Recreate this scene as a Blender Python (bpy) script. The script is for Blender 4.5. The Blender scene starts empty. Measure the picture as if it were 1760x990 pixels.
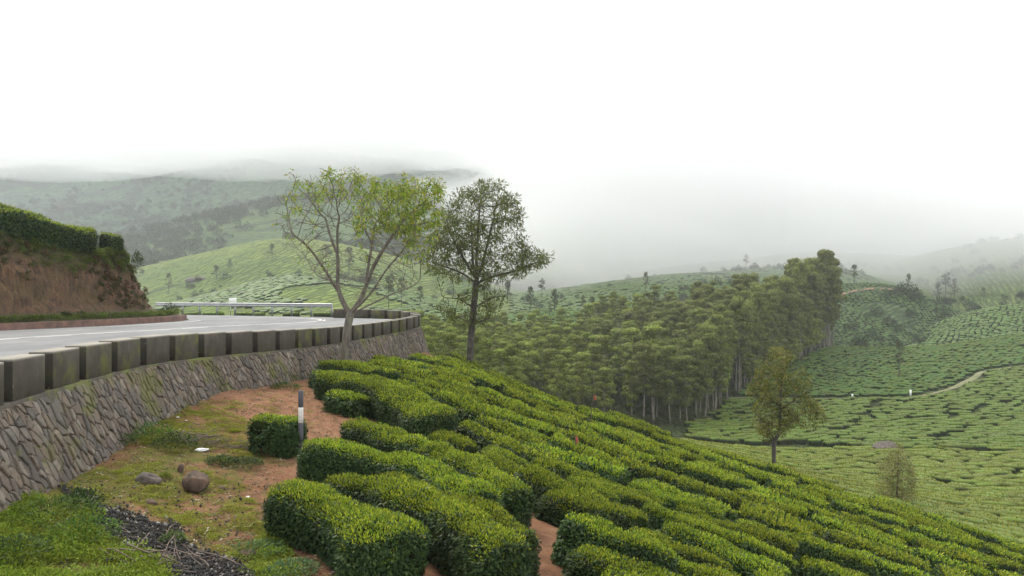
import bpy, math, random
import numpy as np
from mathutils import Vector, Matrix, Euler, noise as mnoise
C = bpy.context.scene
COL = C.collection
HAZE = .00020
rng = np.random.default_rng(7)
random.seed(7)
R = math.radians
F = 1760 * 28 / 36.0          # focal length in photograph pixels
HY = 510.0                    # row of the horizon in the photograph

# ------------------------------------------------------------- camera
cam = bpy.data.cameras.new('camera'); camo = bpy.data.objects.new('camera', cam); COL.objects.link(camo)
cam.lens = 28; cam.sensor_width = 36; cam.clip_start = 0.1; cam.clip_end = 9000
cam.shift_y = (HY - 495) / 1760
camo.location = (0, 0, 0); camo.rotation_euler = (R(90), 0, 0)
C.camera = camo
# ------------------------------------------------------------- world and sun (bright overcast)
SUN_EL, SUN_AZ = 52, 328      # azimuth clockwise from +Y: ahead of the camera, to the left
w = bpy.data.worlds.new('World'); C.world = w; w.use_nodes = True
nt = w.node_tree; nt.nodes.clear()
sky = nt.nodes.new('ShaderNodeTexSky'); sky.sky_type = 'NISHITA'; sky.sun_disc = False
sky.sun_elevation = R(SUN_EL); sky.sun_rotation = R(SUN_AZ); sky.altitude = 1500
mx = nt.nodes.new('ShaderNodeMix'); mx.data_type = 'RGBA'; mx.inputs[0].default_value = 0.93
mx.inputs[7].default_value = (10.4, 10.5, 10.7, 1)
nt.links.new(sky.outputs[0], mx.inputs[6])
bg = nt.nodes.new('ShaderNodeBackground'); bg.inputs[1].default_value = 0.105
nt.links.new(mx.outputs[2], bg.inputs[0])
wo = nt.nodes.new('ShaderNodeOutputWorld'); nt.links.new(bg.outputs[0], wo.inputs[0])
sl = bpy.data.lights.new('sun', 'SUN'); sl.energy = 2.3; sl.angle = R(16); sl.color = (1.0, 0.94, 0.80)
so = bpy.data.objects.new('sun', sl); COL.objects.link(so)
sd = Vector((math.sin(R(SUN_AZ)) * math.cos(R(SUN_EL)), math.cos(R(SUN_AZ)) * math.cos(R(SUN_EL)), math.sin(R(SUN_EL))))
so.rotation_euler = sd.to_track_quat('Z', 'Y').to_euler()
C.view_settings.view_transform = 'Standard'; C.view_settings.look = 'None'; C.view_settings.exposure = 0.92; C.view_settings.gamma = 1.0
C.render.engine = 'CYCLES'
cy = C.cycles
cy.max_bounces = 5; cy.diffuse_bounces = 2; cy.glossy_bounces = 1; cy.transmission_bounces = 2
cy.transparent_max_bounces = 32; cy.volume_bounces = 3; cy.use_denoising = True
cy.sample_clamp_indirect = 4
cy.volume_step_rate = 3.0; cy.volume_max_steps = 48

# ------------------------------------------------------------- helpers
def P(px, py, d):
    return np.array(((px - 880) / F * d, d, (HY - py) / F * d))

def add(name, me, parent=None, mats=(), kind=None, label=None, cat=None, group=None):
    o = bpy.data.objects.new(name, me); COL.objects.link(o)
    for m in mats:
        if me is not None and m.name not in [x.name for x in me.materials if x]: me.materials.append(m)
    if parent is not None: o.parent = parent
    if kind: o['kind'] = kind
    if label: o['label'] = label
    if cat: o['category'] = cat
    if group: o['group'] = group
    return o

def mesh(name, V, Fc, mi=None, col=None, smooth=False):
    """V (n,3); Fc: (m,k) array or list of tuples; mi face material index; col (n,3) point colours."""
    me = bpy.data.meshes.new(name)
    V = np.asarray(V, dtype=np.float32)
    if isinstance(Fc, np.ndarray):
        n, k = Fc.shape
        me.vertices.add(len(V)); me.vertices.foreach_set('co', V.ravel())
        me.loops.add(n * k); me.loops.foreach_set('vertex_index', Fc.astype(np.int32).ravel())
        me.polygons.add(n); me.polygons.foreach_set('loop_start', np.arange(0, n * k, k, dtype=np.int32))
        try: me.polygons.foreach_set('loop_total', np.full(n, k, dtype=np.int32))
        except Exception: pass
    else:
        me.from_pydata([tuple(map(float, v)) for v in V], [], [tuple(f) for f in Fc])
    if mi is not None: me.polygons.foreach_set('material_index', np.asarray(mi, dtype=np.int32))
    if smooth: me.polygons.foreach_set('use_smooth', np.ones(len(me.polygons), dtype=bool))
    if col is not None:
        a = me.attributes.new('col', 'FLOAT_COLOR', 'POINT')
        c4 = np.ones((len(V), 4), dtype=np.float32); c4[:, :3] = col
        a.data.foreach_set('color', c4.ravel())
    me.update(calc_edges=True); me.validate()
    return me

def merge(parts):
    """parts: list of (V,F,mi,col) with F quads arrays -> merged"""
    Vs, Fs, Ms, Cs = [], [], [], []; n = 0
    for V, Fq, m, c in parts:
        Vs.append(V); Fs.append(Fq + n); n += len(V)
        Ms.append(np.full(len(Fq), m)); Cs.append(np.broadcast_to(np.asarray(c, float), (len(V), 3)))
    return np.concatenate(Vs), np.concatenate(Fs), np.concatenate(Ms), np.concatenate(Cs)

def grid_faces(nu, nv, wrap=False):
    """vertex index = i*nv + j"""
    i = np.arange(nu - 1)[:, None]; j = np.arange(nv if wrap else nv - 1)[None, :]
    j2 = (j + 1) % nv
    return np.stack([i * nv + j, (i + 1) * nv + j, (i + 1) * nv + j2, i * nv + j2], -1).reshape(-1, 4)

def vnoise(x, y, z=0.0, seed=0):
    """cheap smooth value noise, vectorised, range -1..1"""
    x = np.asarray(x, float) + seed * 17.13; y = np.asarray(y, float) + seed * 5.71; z = np.asarray(z, float) + x * 0
    y = y + x * 0; xi, yi, zi = np.floor(x), np.floor(y), np.floor(z)
    fx, fy, fz = x - xi, y - yi, z - zi
    fx, fy, fz = [f * f * (3 - 2 * f) for f in (fx, fy, fz)]
    def h(a, b, c):
        n = np.sin(a * 127.1 + b * 311.7 + c * 74.7) * 43758.5453
        return n - np.floor(n)
    r = 0
    for a in (0, 1):
        for b in (0, 1):
            for c in (0, 1):
                wgt = (fx if a else 1 - fx) * (fy if b else 1 - fy) * (fz if c else 1 - fz)
                r = r + wgt * h(xi + a, yi + b, zi + c)
    return r * 2 - 1

def fbm(x, y, z=0.0, seed=0, octv=4):
    r = 0; a = 1.0; s = 1.0; t = 0
    for k in range(octv):
        r = r + a * vnoise(np.asarray(x) * s, np.asarray(y) * s, np.asarray(z) * s, seed + k * 3); t += a; a *= .5; s *= 2.03
    return r / t

def unit(v):
    return v / np.maximum(np.linalg.norm(v, axis=-1, keepdims=True), 1e-9)

def leaf_quads(Pos, Dir, Nrm, L, W, col, bend=0.25):
    """one kite-shaped quad per leaf; Dir = leaf axis, Nrm ~ leaf normal"""
    n = len(Pos); Dir = unit(Dir); S = unit(np.cross(Dir, Nrm)); Nn = np.cross(S, Dir)
    L = np.broadcast_to(L, n)[:, None]; W = np.broadcast_to(W, n)[:, None]
    V = np.empty((n, 4, 3))
    V[:, 0] = Pos
    V[:, 1] = Pos + Dir * L * .45 + S * W * .5 + Nn * L * bend * .3
    V[:, 2] = Pos + Dir * L - Nn * L * bend * .4
    V[:, 3] = Pos + Dir * L * .45 - S * W * .5 + Nn * L * bend * .3
    Fq = np.arange(n * 4).reshape(n, 4)
    cc = np.repeat(np.asarray(col), 4, axis=0)
    return V.reshape(-1, 3), Fq, cc

def rnd_dir(n, g=rng):
    v = g.normal(size=(n, 3)); return unit(v)

def resample(pts, step):
    pts = np.asarray(pts, float); d = np.r_[0, np.cumsum(np.linalg.norm(np.diff(pts, axis=0), axis=1))]
    n = max(2, int(round(d[-1] / step)) + 1); s = np.linspace(0, d[-1], n)
    return np.stack([np.interp(s, d, pts[:, k]) for k in range(pts.shape[1])], 1)

def catmull(pts, n=12):
    pts = np.asarray(pts, float); q = np.vstack([2 * pts[0] - pts[1], pts, 2 * pts[-1] - pts[-2]]); out = []
    for i in range(1, len(q) - 2):
        for t in np.linspace(0, 1, n, endpoint=False):
            p0, p1, p2, p3 = q[i - 1:i + 3]
            out.append(.5 * (2 * p1 + (p2 - p0) * t + (2 * p0 - 5 * p1 + 4 * p2 - p3) * t * t + (3 * p1 - p0 - 3 * p2 + p3) * t ** 3))
    out.append(pts[-1]); return np.array(out)

def tube(pts, rad, ns=6):
    pts = np.asarray(pts, float); rad = np.broadcast_to(rad, len(pts))
    T = unit(np.gradient(pts, axis=0)); up = np.array((0.31, 0.17, 0.93)) if abs(T[0][2]) < .8 else np.array((0.9, .3, .1))
    A = unit(np.cross(T, up)); B = np.cross(T, A)
    a = np.linspace(0, 2 * np.pi, ns, endpoint=False)
    V = pts[:, None] + rad[:, None, None] * (A[:, None] * np.cos(a)[None, :, None] + B[:, None] * np.sin(a)[None, :, None])
    return V.reshape(-1, 3), grid_faces(len(pts), ns, True)

def box(cx, cy, cz, sx, sy, sz, rz=0):
    v = np.array([(x, y, z) for x in (-.5, .5) for y in (-.5, .5) for z in (-.5, .5)]) * (sx, sy, sz)
    c, s = math.cos(rz), math.sin(rz)
    v = np.stack([v[:, 0] * c - v[:, 1] * s + cx, v[:, 0] * s + v[:, 1] * c + cy, v[:, 2] + cz], 1)
    f = np.array([(0, 1, 3, 2), (4, 6, 7, 5), (0, 4, 5, 1), (2, 3, 7, 6), (0, 2, 6, 4), (1, 5, 7, 3)])
    return v, f

def bevel(o, wdt=0.01, seg=2):
    m = o.modifiers.new('b', 'BEVEL'); m.width = wdt; m.segments = seg; m.limit_method = 'ANGLE'

# ------------------------------------------------------------- materials
def mat(name):
    m = bpy.data.materials.new(name); m.use_nodes = True; t = m.node_tree
    b = t.nodes['Principled BSDF']; return m, t, b
def N(t, typ, **kw):
    n = t.nodes.new('ShaderNode' + typ)
    for k, v in kw.items():
        if k.startswith('i_'):
            key = k[2:]; key = int(key) if key.isdigit() else key.replace('_', ' ')
            n.inputs[key].default_value = v
        else: setattr(n, k, v)
    return n
def L(t, a, b): t.links.new(a, b)
def coords(t, scale=(1, 1, 1), rot=(0, 0, 0), kind='Object'):
    tc = N(t, 'TexCoord'); mp = N(t, 'Mapping'); mp.inputs['Scale'].default_value = scale; mp.inputs['Rotation'].default_value = rot
    L(t, tc.outputs[kind], mp.inputs[0]); return mp.outputs[0]
def nz(t, vec, scale, detail=4, rough=.55, dist=0):
    n = N(t, 'TexNoise'); n.inputs['Scale'].default_value = scale; n.inputs['Detail'].default_value = detail
    n.inputs['Roughness'].default_value = rough; n.inputs['Distortion'].default_value = dist; L(t, vec, n.inputs['Vector']); return n.outputs['Fac']
def ramp(t, fac, stops, interp='LINEAR'):
    r = N(t, 'ValToRGB'); r.color_ramp.interpolation = interp; e = r.color_ramp.elements
    while len(e) < len(stops): e.new(.5)
    for i, (p, c) in enumerate(stops):
        e[i].position = p; e[i].color = (*c, 1) if hasattr(c, '__len__') else (c, c, c, 1)
    L(t, fac, r.inputs[0]); return r.outputs[0]
def mixc(t, fac, a, b, mode='MIX'):
    m = N(t, 'Mix', data_type='RGBA', blend_type=mode)
    for s, v in ((0, fac), (6, a), (7, b)):
        if hasattr(v, 'is_linked'): L(t, v, m.inputs[s])
        elif s == 0: m.inputs[0].default_value = v
        else: m.inputs[s].default_value = (*v, 1)
    return m.outputs[2]
def math_(t, op, a, b=0.0):
    m = N(t, 'Math', operation=op)
    for s, v in ((0, a), (1, b)):
        if hasattr(v, 'is_linked'): L(t, v, m.inputs[s])
        else: m.inputs[s].default_value = v
    return m.outputs[0]
def bump(t, b, h, strength=.5, dist=.05):
    n = N(t, 'Bump'); n.inputs['Strength'].default_value = strength; n.inputs['Distance'].default_value = dist
    L(t, h, n.inputs['Height']); L(t, n.outputs[0], b.inputs['Normal'])

def leafmat(name, tint=(1, 1, 1), rough=.5, trans=.25, var=.35, spec=.35):
    m, t, b = mat(name)
    a = N(t, 'Attribute', attribute_name='col'); oi = N(t, 'ObjectInfo')
    v = math_(t, 'MULTIPLY_ADD', oi.outputs['Random'], var); v.node.inputs[2].default_value = 1 - var / 2
    c = mixc(t, 1.0, a.outputs['Color'], tint, 'MULTIPLY')
    hs = N(t, 'HueSaturation'); L(t, c, hs.inputs['Color']); L(t, v, hs.inputs['Value'])
    h = math_(t, 'MULTIPLY_ADD', oi.outputs['Random'], .02); h.node.inputs[2].default_value = .49; L(t, h, hs.inputs['Hue'])
    L(t, hs.outputs[0], b.inputs['Base Color']); b.inputs['Roughness'].default_value = rough
    b.inputs['Specular IOR Level'].default_value = spec
    tr = N(t, 'BsdfTranslucent'); L(t, hs.outputs[0], tr.inputs[0])
    ms = N(t, 'MixShader'); ms.inputs[0].default_value = trans
    L(t, b.outputs[0], ms.inputs[1]); L(t, tr.outputs[0], ms.inputs[2])
    L(t, ms.outputs[0], t.nodes['Material Output'].inputs[0]); return m
M = {}
M['tea_leaf'] = leafmat('tea_leaf', rough=.5, trans=.3, spec=.16)
M['tree_leaf'] = leafmat('tree_leaf', rough=.55, trans=.38, spec=.15)
M['weed_leaf'] = leafmat('weed_leaf', rough=.6, trans=.3, spec=.1)
m, t, b = mat('tea_core'); v = coords(t); f = nz(t, v, 30, 3)
L(t, ramp(t, f, [(.3, (.008, .011, .004)), (.7, (.02, .03, .009))]), b.inputs['Base Color']); b.inputs['Roughness'].default_value = .9; b.inputs['Specular IOR Level'].default_value = 0; M['tea_core'] = m
def simple(name, c, rough=.6, metal=0, ns=8, amp=.25, bmp=0, c2=None):
    m, t, b = mat(name); v = coords(t); f = nz(t, v, ns, 5)
    lo = c2 if c2 else tuple(x * (1 - amp) for x in c)
    L(t, ramp(t, f, [(.3, lo), (.7, c)]), b.inputs['Base Color']); b.inputs['Roughness'].default_value = rough; b.inputs['Metallic'].default_value = metal
    if bmp: bump(t, b, f, bmp, .02)
    M[name] = m; return m
# bark
def bark(name, c1, c2, sc=9):
    m, t, b = mat(name); v = coords(t, (1, 1, .18)); f = nz(t, v, sc, 6, .65); f2 = nz(t, coords(t), 2.3, 3)
    c = ramp(t, f, [(.3, c1), (.7, c2)]); c = mixc(t, ramp(t, f2, [(.5, 0), (.7, .5)]), c, (.16, .17, .10))
    L(t, c, b.inputs['Base Color']); b.inputs['Roughness'].default_value = .9; bump(t, b, f, .6, .02); M[name] = m
bark('bark_pale', (.045, .036, .028), (.155, .135, .105)); bark('bark_dark', (.022, .018, .015), (.065, .055, .045)); bark('bark_euc', (.08, .07, .05), (.25, .225, .175), 3)

# ground of the bare slope: red laterite, moss and grass patches, straw
m, t, b = mat('slope_soil'); v = coords(t)
big = nz(t, v, .38, 5, .6, .4); med = nz(t, v, 2.2, 6, .65, .3); fine = nz(t, v, 22, 5, .7); grit = nz(t, v, 90, 3, .7)
soil = ramp(t, med, [(.3, (.10, .04, .022)), (.5, (.23, .095, .048)), (.68, (.31, .165, .095))])
soil = mixc(t, ramp(t, fine, [(.35, 0), (.65, .55)]), soil, (.36, .24, .15))
grass = ramp(t, nz(t, v, 34, 6, .75), [(.34, (.025, .035, .008)), (.5, (.10, .12, .02)), (.66, (.24, .22, .05))]); grass = mixc(t, ramp(t, nz(t, v, 3.1, 6, .7), [(.48, 0), (.62, .75)]), grass, (.20, .135, .06))
am = N(t, 'Attribute', attribute_name='col')
sep = N(t, 'SeparateColor'); L(t, am.outputs['Color'], sep.inputs[0])
k = math_(t, 'ADD', math_(t, 'MULTIPLY', big, .5), math_(t, 'MULTIPLY', med, .55)); k = math_(t, 'ADD', k, math_(t, 'MULTIPLY', fine, .5))
k = math_(t, 'ADD', k, sep.outputs[0])
c = mixc(t, ramp(t, k, [(.86, 0), (1.0, 1)]), soil, grass)
c = mixc(t, ramp(t, grit, [(.6, 0), (.75, .35)]), c, (.30, .26, .18))
L(t, c, b.inputs['Base Color']); b.inputs['Roughness'].default_value = .95; b.inputs['Specular IOR Level'].default_value = .1
hh = math_(t, 'ADD', fine, math_(t, 'MULTIPLY', grit, .4)); bump(t, b, hh, 1, .09); M['slope_soil'] = m

# concrete of the parapet blocks
m, t, b = mat('block_concrete'); v = coords(t); oi = N(t, 'ObjectInfo')
vv = N(t, 'VectorMath', operation='ADD'); L(t, v, vv.inputs[0]); L(t, oi.outputs['Location'], vv.inputs[1]); v2 = vv.outputs[0]
f = nz(t, v2, 2.5, 6, .65); st = N(t, 'Mapping'); st.inputs['Scale'].default_value = (5, 5, .7); L(t, v2, st.inputs[0]); s_ = nz(t, st.outputs[0], .8, 5, .6)
c = ramp(t, f, [(.3, (.032, .028, .02)), (.7, (.078, .068, .05))])
c = mixc(t, ramp(t, s_, [(.40, 0), (.66, .7)]), c, (.04, .034, .027))
mo = nz(t, v2, 1.7, 6, .6); sx = N(t, 'SeparateXYZ'); L(t, v, sx.inputs[0])
mo2 = math_(t, 'ADD', mo, math_(t, 'MULTIPLY', oi.outputs['Random'], .22))
c = mixc(t, ramp(t, mo2, [(.66, 0), (.82, .7)]), c, (.10, .11, .02))
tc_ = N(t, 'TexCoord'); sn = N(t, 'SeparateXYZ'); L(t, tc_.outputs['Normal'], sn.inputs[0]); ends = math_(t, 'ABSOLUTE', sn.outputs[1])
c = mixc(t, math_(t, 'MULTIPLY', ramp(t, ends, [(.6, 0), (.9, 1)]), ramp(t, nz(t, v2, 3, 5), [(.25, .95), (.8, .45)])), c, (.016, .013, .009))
c = mixc(t, ramp(t, sx.outputs[2], [(.70, 0), (.745, .7)]), c, (.27, .25, .21))
c = mixc(t, ramp(t, nz(t, v2, 9, 4), [(.70, 0), (.76, .5)]), c, (.4, .39, .35))
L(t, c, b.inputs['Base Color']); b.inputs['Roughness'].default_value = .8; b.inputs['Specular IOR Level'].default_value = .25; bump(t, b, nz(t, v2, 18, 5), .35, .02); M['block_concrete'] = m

# stone and mortar of the retaining wall
m, t, b = mat('wall_stone'); v = coords(t); f = nz(t, v, 5, 7, .7); f2 = nz(t, v, 28, 5, .7)
a = N(t, 'Attribute', attribute_name='col')
c = mixc(t, ramp(t, f, [(.3, .0), (.7, .6)]), a.outputs['Color'], (.13, .115, .095))
c = mixc(t, ramp(t, f2, [(.5, 0), (.75, .45)]), c, (.24, .22, .19)); c = mixc(t, ramp(t, nz(t, v, 11, 6, .7), [(.3, .65), (.55, 0)]), c, (.045, .038, .03))
mm = nz(t, v, .8, 7, .68); c = mixc(t, ramp(t, mm, [(.54, 0), (.62, .75)]), c, (.10, .10, .02)); c = mixc(t, ramp(t, nz(t, coords(t, (1, 1, .3)), 1.4, 6, .65), [(.52, 0), (.66, .6)]), c, (.035, .028, .022))
L(t, c, b.inputs['Base Color']); b.inputs['Roughness'].default_value = .82; bump(t, b, f2, .5, .02); M['wall_stone'] = m
m, t, b = mat('wall_mortar'); v = coords(t); f = nz(t, v, 6, 6, .7); mm = nz(t, v, .8, 7, .68)
c = ramp(t, f, [(.3, (.03, .024, .018)), (.7, (.09, .075, .055))]); c = mixc(t, ramp(t, mm, [(.5, 0), (.6, .85)]), c, (.11, .125, .025))
L(t, c, b.inputs['Base Color']); b.inputs['Roughness'].default_value = .95; bump(t, b, nz(t, v, 30, 4), .6, .03); M['wall_mortar'] = m

# wet grey asphalt
m, t, b = mat('asphalt'); v = coords(t); f = nz(t, v, .25, 5, .6); g = nz(t, v, 60, 3, .7); ln = N(t, 'Mapping'); ln.inputs['Scale'].default_value = (1, .15, 1); L(t, v, ln.inputs[0])
c = ramp(t, nz(t, ln.outputs[0], 1.2, 6, .7), [(.3, (.075, .078, .083)), (.7, (.135, .138, .143))]); c = mixc(t, ramp(t, nz(t, v, .7, 7, .75), [(.56, 0), (.6, .35)]), c, (.07, .07, .072)); c = mixc(t, ramp(t, g, [(.5, 0), (.75, .4)]), c, (.26, .26, .25))
L(t, c, b.inputs['Base Color']); L(t, ramp(t, f, [(.35, .62), (.65, .85)]), b.inputs['Roughness']); b.inputs['Specular IOR Level'].default_value = .3; bump(t, b, g, .3, .01); M['asphalt'] = m
simple('road_paint', (.62, .62, .58), .6, ns=5, amp=.35)
simple('kerb_concrete', (.20, .11, .08), .9, ns=2.5, c2=(.085, .055, .045), bmp=.4)
simple('steel', (.34, .35, .35), .45, .6, ns=3, amp=.3)
simple('board_white', (.72, .72, .70), .6, ns=6, amp=.15)
simple('paint_white', (.68, .66, .62), .7, ns=30, c2=(.30, .28, .25)); simple('paint_black', (.055, .055, .065), .7, ns=20)
simple('boulder_brown', (.12, .075, .05), .95, ns=6, c2=(.025, .018, .013), bmp=1); simple('rock_grey', (.15, .125, .105), .95, ns=5, c2=(.04, .033, .028), bmp=1)
simple('rubble', (.045, .042, .038), .95, ns=7, c2=(.010, .010, .009), bmp=.5); simple('rubble_pale', (.24, .225, .20), .9, ns=7, bmp=.3)
simple('twig', (.17, .13, .10), .9, ns=12, c2=(.07, .05, .04)); simple('plastic_white', (.8, .8, .8), .4, ns=5, amp=.1); simple('plastic_blue', (.05, .35, .42), .4, ns=5)
simple('flag_red', (.34, .07, .035), .7, ns=5); simple('stake', (.10, .08, .05), .9)
simple('field_path', (.17, .16, .08), .95, ns=.35, c2=(.06, .085, .025), bmp=.3)
simple('wood_floor', (.05, .055, .02), .95, ns=.35, c2=(.02, .025, .01), bmp=.3)
simple('path_red', (.25, .13, .09), .95, ns=.3, c2=(.14, .10, .07), bmp=.3)

# eroded red bank
m, t, b = mat('bank_earth'); v = coords(t); a = N(t, 'Attribute', attribute_name='col'); sp = N(t, 'SeparateColor'); L(t, a.outputs['Color'], sp.inputs[0])
mp = N(t, 'Mapping'); mp.inputs['Scale'].default_value = (1.3, 1.3, .33); mp.inputs['Rotation'].default_value = (.75, -.35, 0); L(t, v, mp.inputs[0])
s1 = nz(t, mp.outputs[0], 3.2, 8, .74, .5); s2 = nz(t, v, .5, 5, .6); s3 = nz(t, v, 14, 5, .7)
c = ramp(t, s1, [(.30, (.022, .014, .008)), (.44, (.08, .044, .021)), (.58, (.155, .080, .038)), (.72, (.28, .17, .10))])
g = ramp(t, s3, [(.3, (.02, .022, .006)), (.65, (.105, .10, .022))])
k = math_(t, 'ADD', math_(t, 'ADD', math_(t, 'MULTIPLY', s2, .5), math_(t, 'MULTIPLY', s1, .4)), sp.outputs[0])
c = mixc(t, ramp(t, k, [(.46, 0), (.68, .85)]), c, g)
L(t, c, b.inputs['Base Color']); b.inputs['Roughness'].default_value = .95; bump(t, b, math_(t, 'ADD', s1, math_(t, 'MULTIPLY', s3, .3)), 1, .35); M['bank_earth'] = m

def hillmat(name, c1, c2, row=1.5, rot=0.0, dark=.6, wood=0.0, woodc=(.03, .045, .018), bs=1.0, wx=1.0, gap=(.30, .5), wscale=.012):
    """tea slopes seen from far: rows of clipped bushes (fine relief) and scrub in the hollows"""
    m, t, b = mat(name); v = coords(t); mp = N(t, 'Mapping'); mp.inputs['Rotation'].default_value = (0, 0, rot); L(t, v, mp.inputs[0])
    wv = N(t, 'TexWave', wave_type='BANDS', bands_direction='X'); wv.inputs['Scale'].default_value = .314 / row
    wv.inputs['Distortion'].default_value = 4.5 * wx; wv.inputs['Detail'].default_value = 3; wv.inputs['Detail Scale'].default_value = .6 * row; L(t, mp.outputs[0], wv.inputs[0])
    vo = N(t, 'TexVoronoi', feature='DISTANCE_TO_EDGE'); vo.inputs['Scale'].default_value = .42 / row
    m2 = N(t, 'Mapping'); m2.inputs['Scale'].default_value = (1.6, .55, 1.0); L(t, mp.outputs[0], m2.inputs[0]); L(t, m2.outputs[0], vo.inputs['Vector'])
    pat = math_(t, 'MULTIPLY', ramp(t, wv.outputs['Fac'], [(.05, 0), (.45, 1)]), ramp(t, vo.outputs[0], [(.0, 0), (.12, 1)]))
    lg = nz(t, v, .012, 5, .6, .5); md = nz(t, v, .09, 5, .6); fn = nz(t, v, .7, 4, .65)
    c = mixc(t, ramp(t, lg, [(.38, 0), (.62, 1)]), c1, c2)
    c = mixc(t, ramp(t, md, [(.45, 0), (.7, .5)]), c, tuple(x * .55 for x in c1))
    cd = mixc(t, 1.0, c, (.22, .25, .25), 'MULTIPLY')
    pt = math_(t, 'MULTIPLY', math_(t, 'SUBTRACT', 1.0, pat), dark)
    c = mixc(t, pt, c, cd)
    if wood > 0:
        wn = nz(t, v, wscale, 6, .62, .6); wr = ramp(t, wn, [(1 - wood, 0), (1 - wood + .06, 1)])
        wc = ramp(t, nz(t, v, .12, 5, .7), [(.3, tuple(x * .4 for x in woodc)), (.7, tuple(x * 1.7 for x in woodc))]); c = mixc(t, wr, c, wc)
    L(t, c, b.inputs['Base Color']); b.inputs['Roughness'].default_value = .9; b.inputs['Specular IOR Level'].default_value = .1
    bump(t, b, math_(t, 'ADD', pat, math_(t, 'MULTIPLY', fn, .8)), .9, .7 * bs); M[name] = m; return m
# ============================================================= road plan
# outer foot line of the parapet (X, Y, Z of its foot, Z of its top)
PAR = np.array([(-7.6, 8.0, -1.95, -1.20), (-8.35, 11.5, -1.9, -1.15), (-8.94, 14.5, -1.86, -1.11), (-9.42, 18.0, -1.82, -1.07), (-9.6, 21.3, -1.80, -1.05),
                (-9.35, 24.7, -1.86, -1.11), (-8.55, 29.4, -1.97, -1.22), (-7.85, 34.6, -2.06, -1.32), (-7.45, 38.4, -2.08, -1.34),
                (-7.0, 42.3, -2.07, -1.34), (-6.5, 46.2, -2.04, -1.31), (-6.1, 49.6, -1.98, -1.24), (-6.05, 52.2, -1.9, -1.15), (-6.7, 54.6, -1.8, -1.05),
                (-8.2, 56.6, -1.7, -.96), (-10.4, 58.2, -1.65, -.91), (-13.2, 59.4, -1.62, -.88)])
PAR_S = catmull(PAR, 10)
PAR_D = np.r_[0, np.cumsum(np.linalg.norm(np.diff(PAR_S[:, :2], axis=0), axis=1))]
def par_at(s): return np.array([np.interp(s, PAR_D, PAR_S[:, k]) for k in range(4)])
def par_nrm(s):
    a, b_ = par_at(s - .3), par_at(s + .3); tt = unit((b_ - a)[:2]); return tt, np.array((tt[1], -tt[0]))   # tangent, outward (towards +X)

# ============================================================= near ground
def hill_z(x, y):
    yc = np.interp(x, (-8, -4, 0, 9, 13, 17, 23, 40), (53, 50.5, 46.5, 42, 41, 39.5, 37, 33))
    s = np.log1p(np.exp(np.clip((y - yc) / 2.0, -20, 20))) * 2.0
    return -(4.4 + .285 * x + .028 * (y - 13)) - .42 * s
CP = [(-8.4, 13.1, -3.35), (-8.9, 17, -3.5), (-9.1, 19.2, -3.32), (-9.1, 21.9, -3.12), (-8.8, 25, -2.92), (-7.9, 31, -3.17), (-6.6, 38, -3.42), (-5.9, 45, -3.68), (-5, 50, -3.6),
      (-6.3, 15.7, -3.9), (-5.6, 11.2, -3.9), (-5.6, 19.3, -3.8), (-4.9, 22, -3.72), (-3.7, 11.8, -4.1), (-1.7, 12.4, -4.25), (.2, 13.6, -4.4), (-7.6, 10.2, -3.7), (-7.3, 22, -3.45), (-7.2, 26, -3.3),
      (-12, 15, -3.3), (-13, 25, -3), (-12, 35, -3.2), (-11, 48, -3.6), (-14, 5, -3.6), (-6, 4, -3.9), (-2, 5, -4.1), (-5, 57, -5.2), (-11, 62, -6), (-14, 72, -10), (-6, 68, -9.5),
      (-3.4, 18, -4.0), (-3.0, 26, -3.85), (-3.5, 34, -3.75), (-3.2, 42, -3.95)]
for x in (1, 6, 12, 20, 30, 42, 58):
    for y in (2, 9, 16, 24, 32, 40, 48, 58, 72): CP.append((x, y, float(hill_z(x, y))))
for y in (50, 58, 70): CP.append((-1.5, y, float(hill_z(-1.5, y))))
CP = np.array(CP)
def tps_fit(cp, lam=1e-3):
    n = len(cp); D = np.linalg.norm(cp[:, None, :2] - cp[None, :, :2], axis=2)
    K = np.where(D > 0, D ** 2 * np.log(D + 1e-9), 0) + np.eye(n) * lam * n
    Pm = np.c_[np.ones(n), cp[:, :2]]; A = np.block([[K, Pm], [Pm.T, np.zeros((3, 3))]])
    return np.linalg.solve(A, np.r_[cp[:, 2], 0, 0, 0])
def tps_eval(cp, wv, x, y):
    x = np.asarray(x, float); sh = x.shape; x = x.ravel(); y = np.asarray(y, float).ravel(); out = np.empty(len(x))
    for i in range(0, len(x), 20000):
        D = np.hypot(x[i:i + 20000, None] - cp[None, :, 0], y[i:i + 20000, None] - cp[None, :, 1])
        out[i:i + 20000] = np.where(D > 0, D ** 2 * np.log(D + 1e-9), 0) @ wv[:-3] + wv[-3] + wv[-2] * x[i:i + 20000] + wv[-1] * y[i:i + 20000]
    return out.reshape(sh)
wv_ = tps_fit(CP, .02)
GX = np.arange(-16, 60.01, .4); GY = np.arange(0, 76.01, .4)
gx, gy = np.meshgrid(GX, GY, indexing='ij')
GZ = tps_eval(CP, wv_, gx, gy)
def gz(x, y):
    x = np.asarray(x, float); y = np.asarray(y, float)
    u = np.clip((x - GX[0]) / .4, 0, len(GX) - 1.001); v = np.clip((y - GY[0]) / .4, 0, len(GY) - 1.001)
    i = u.astype(int); j = v.astype(int); fu = u - i; fv = v - j
    z = GZ[i, j] * (1 - fu) * (1 - fv) + GZ[i + 1, j] * fu * (1 - fv) + GZ[i, j + 1] * (1 - fu) * fv + GZ[i + 1, j + 1] * fu * fv
    return z + .05 * fbm(x * .9, y * .9, 0, 3, 3) + .03 * vnoise(x * 3, y * 3, 0, 9)
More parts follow.
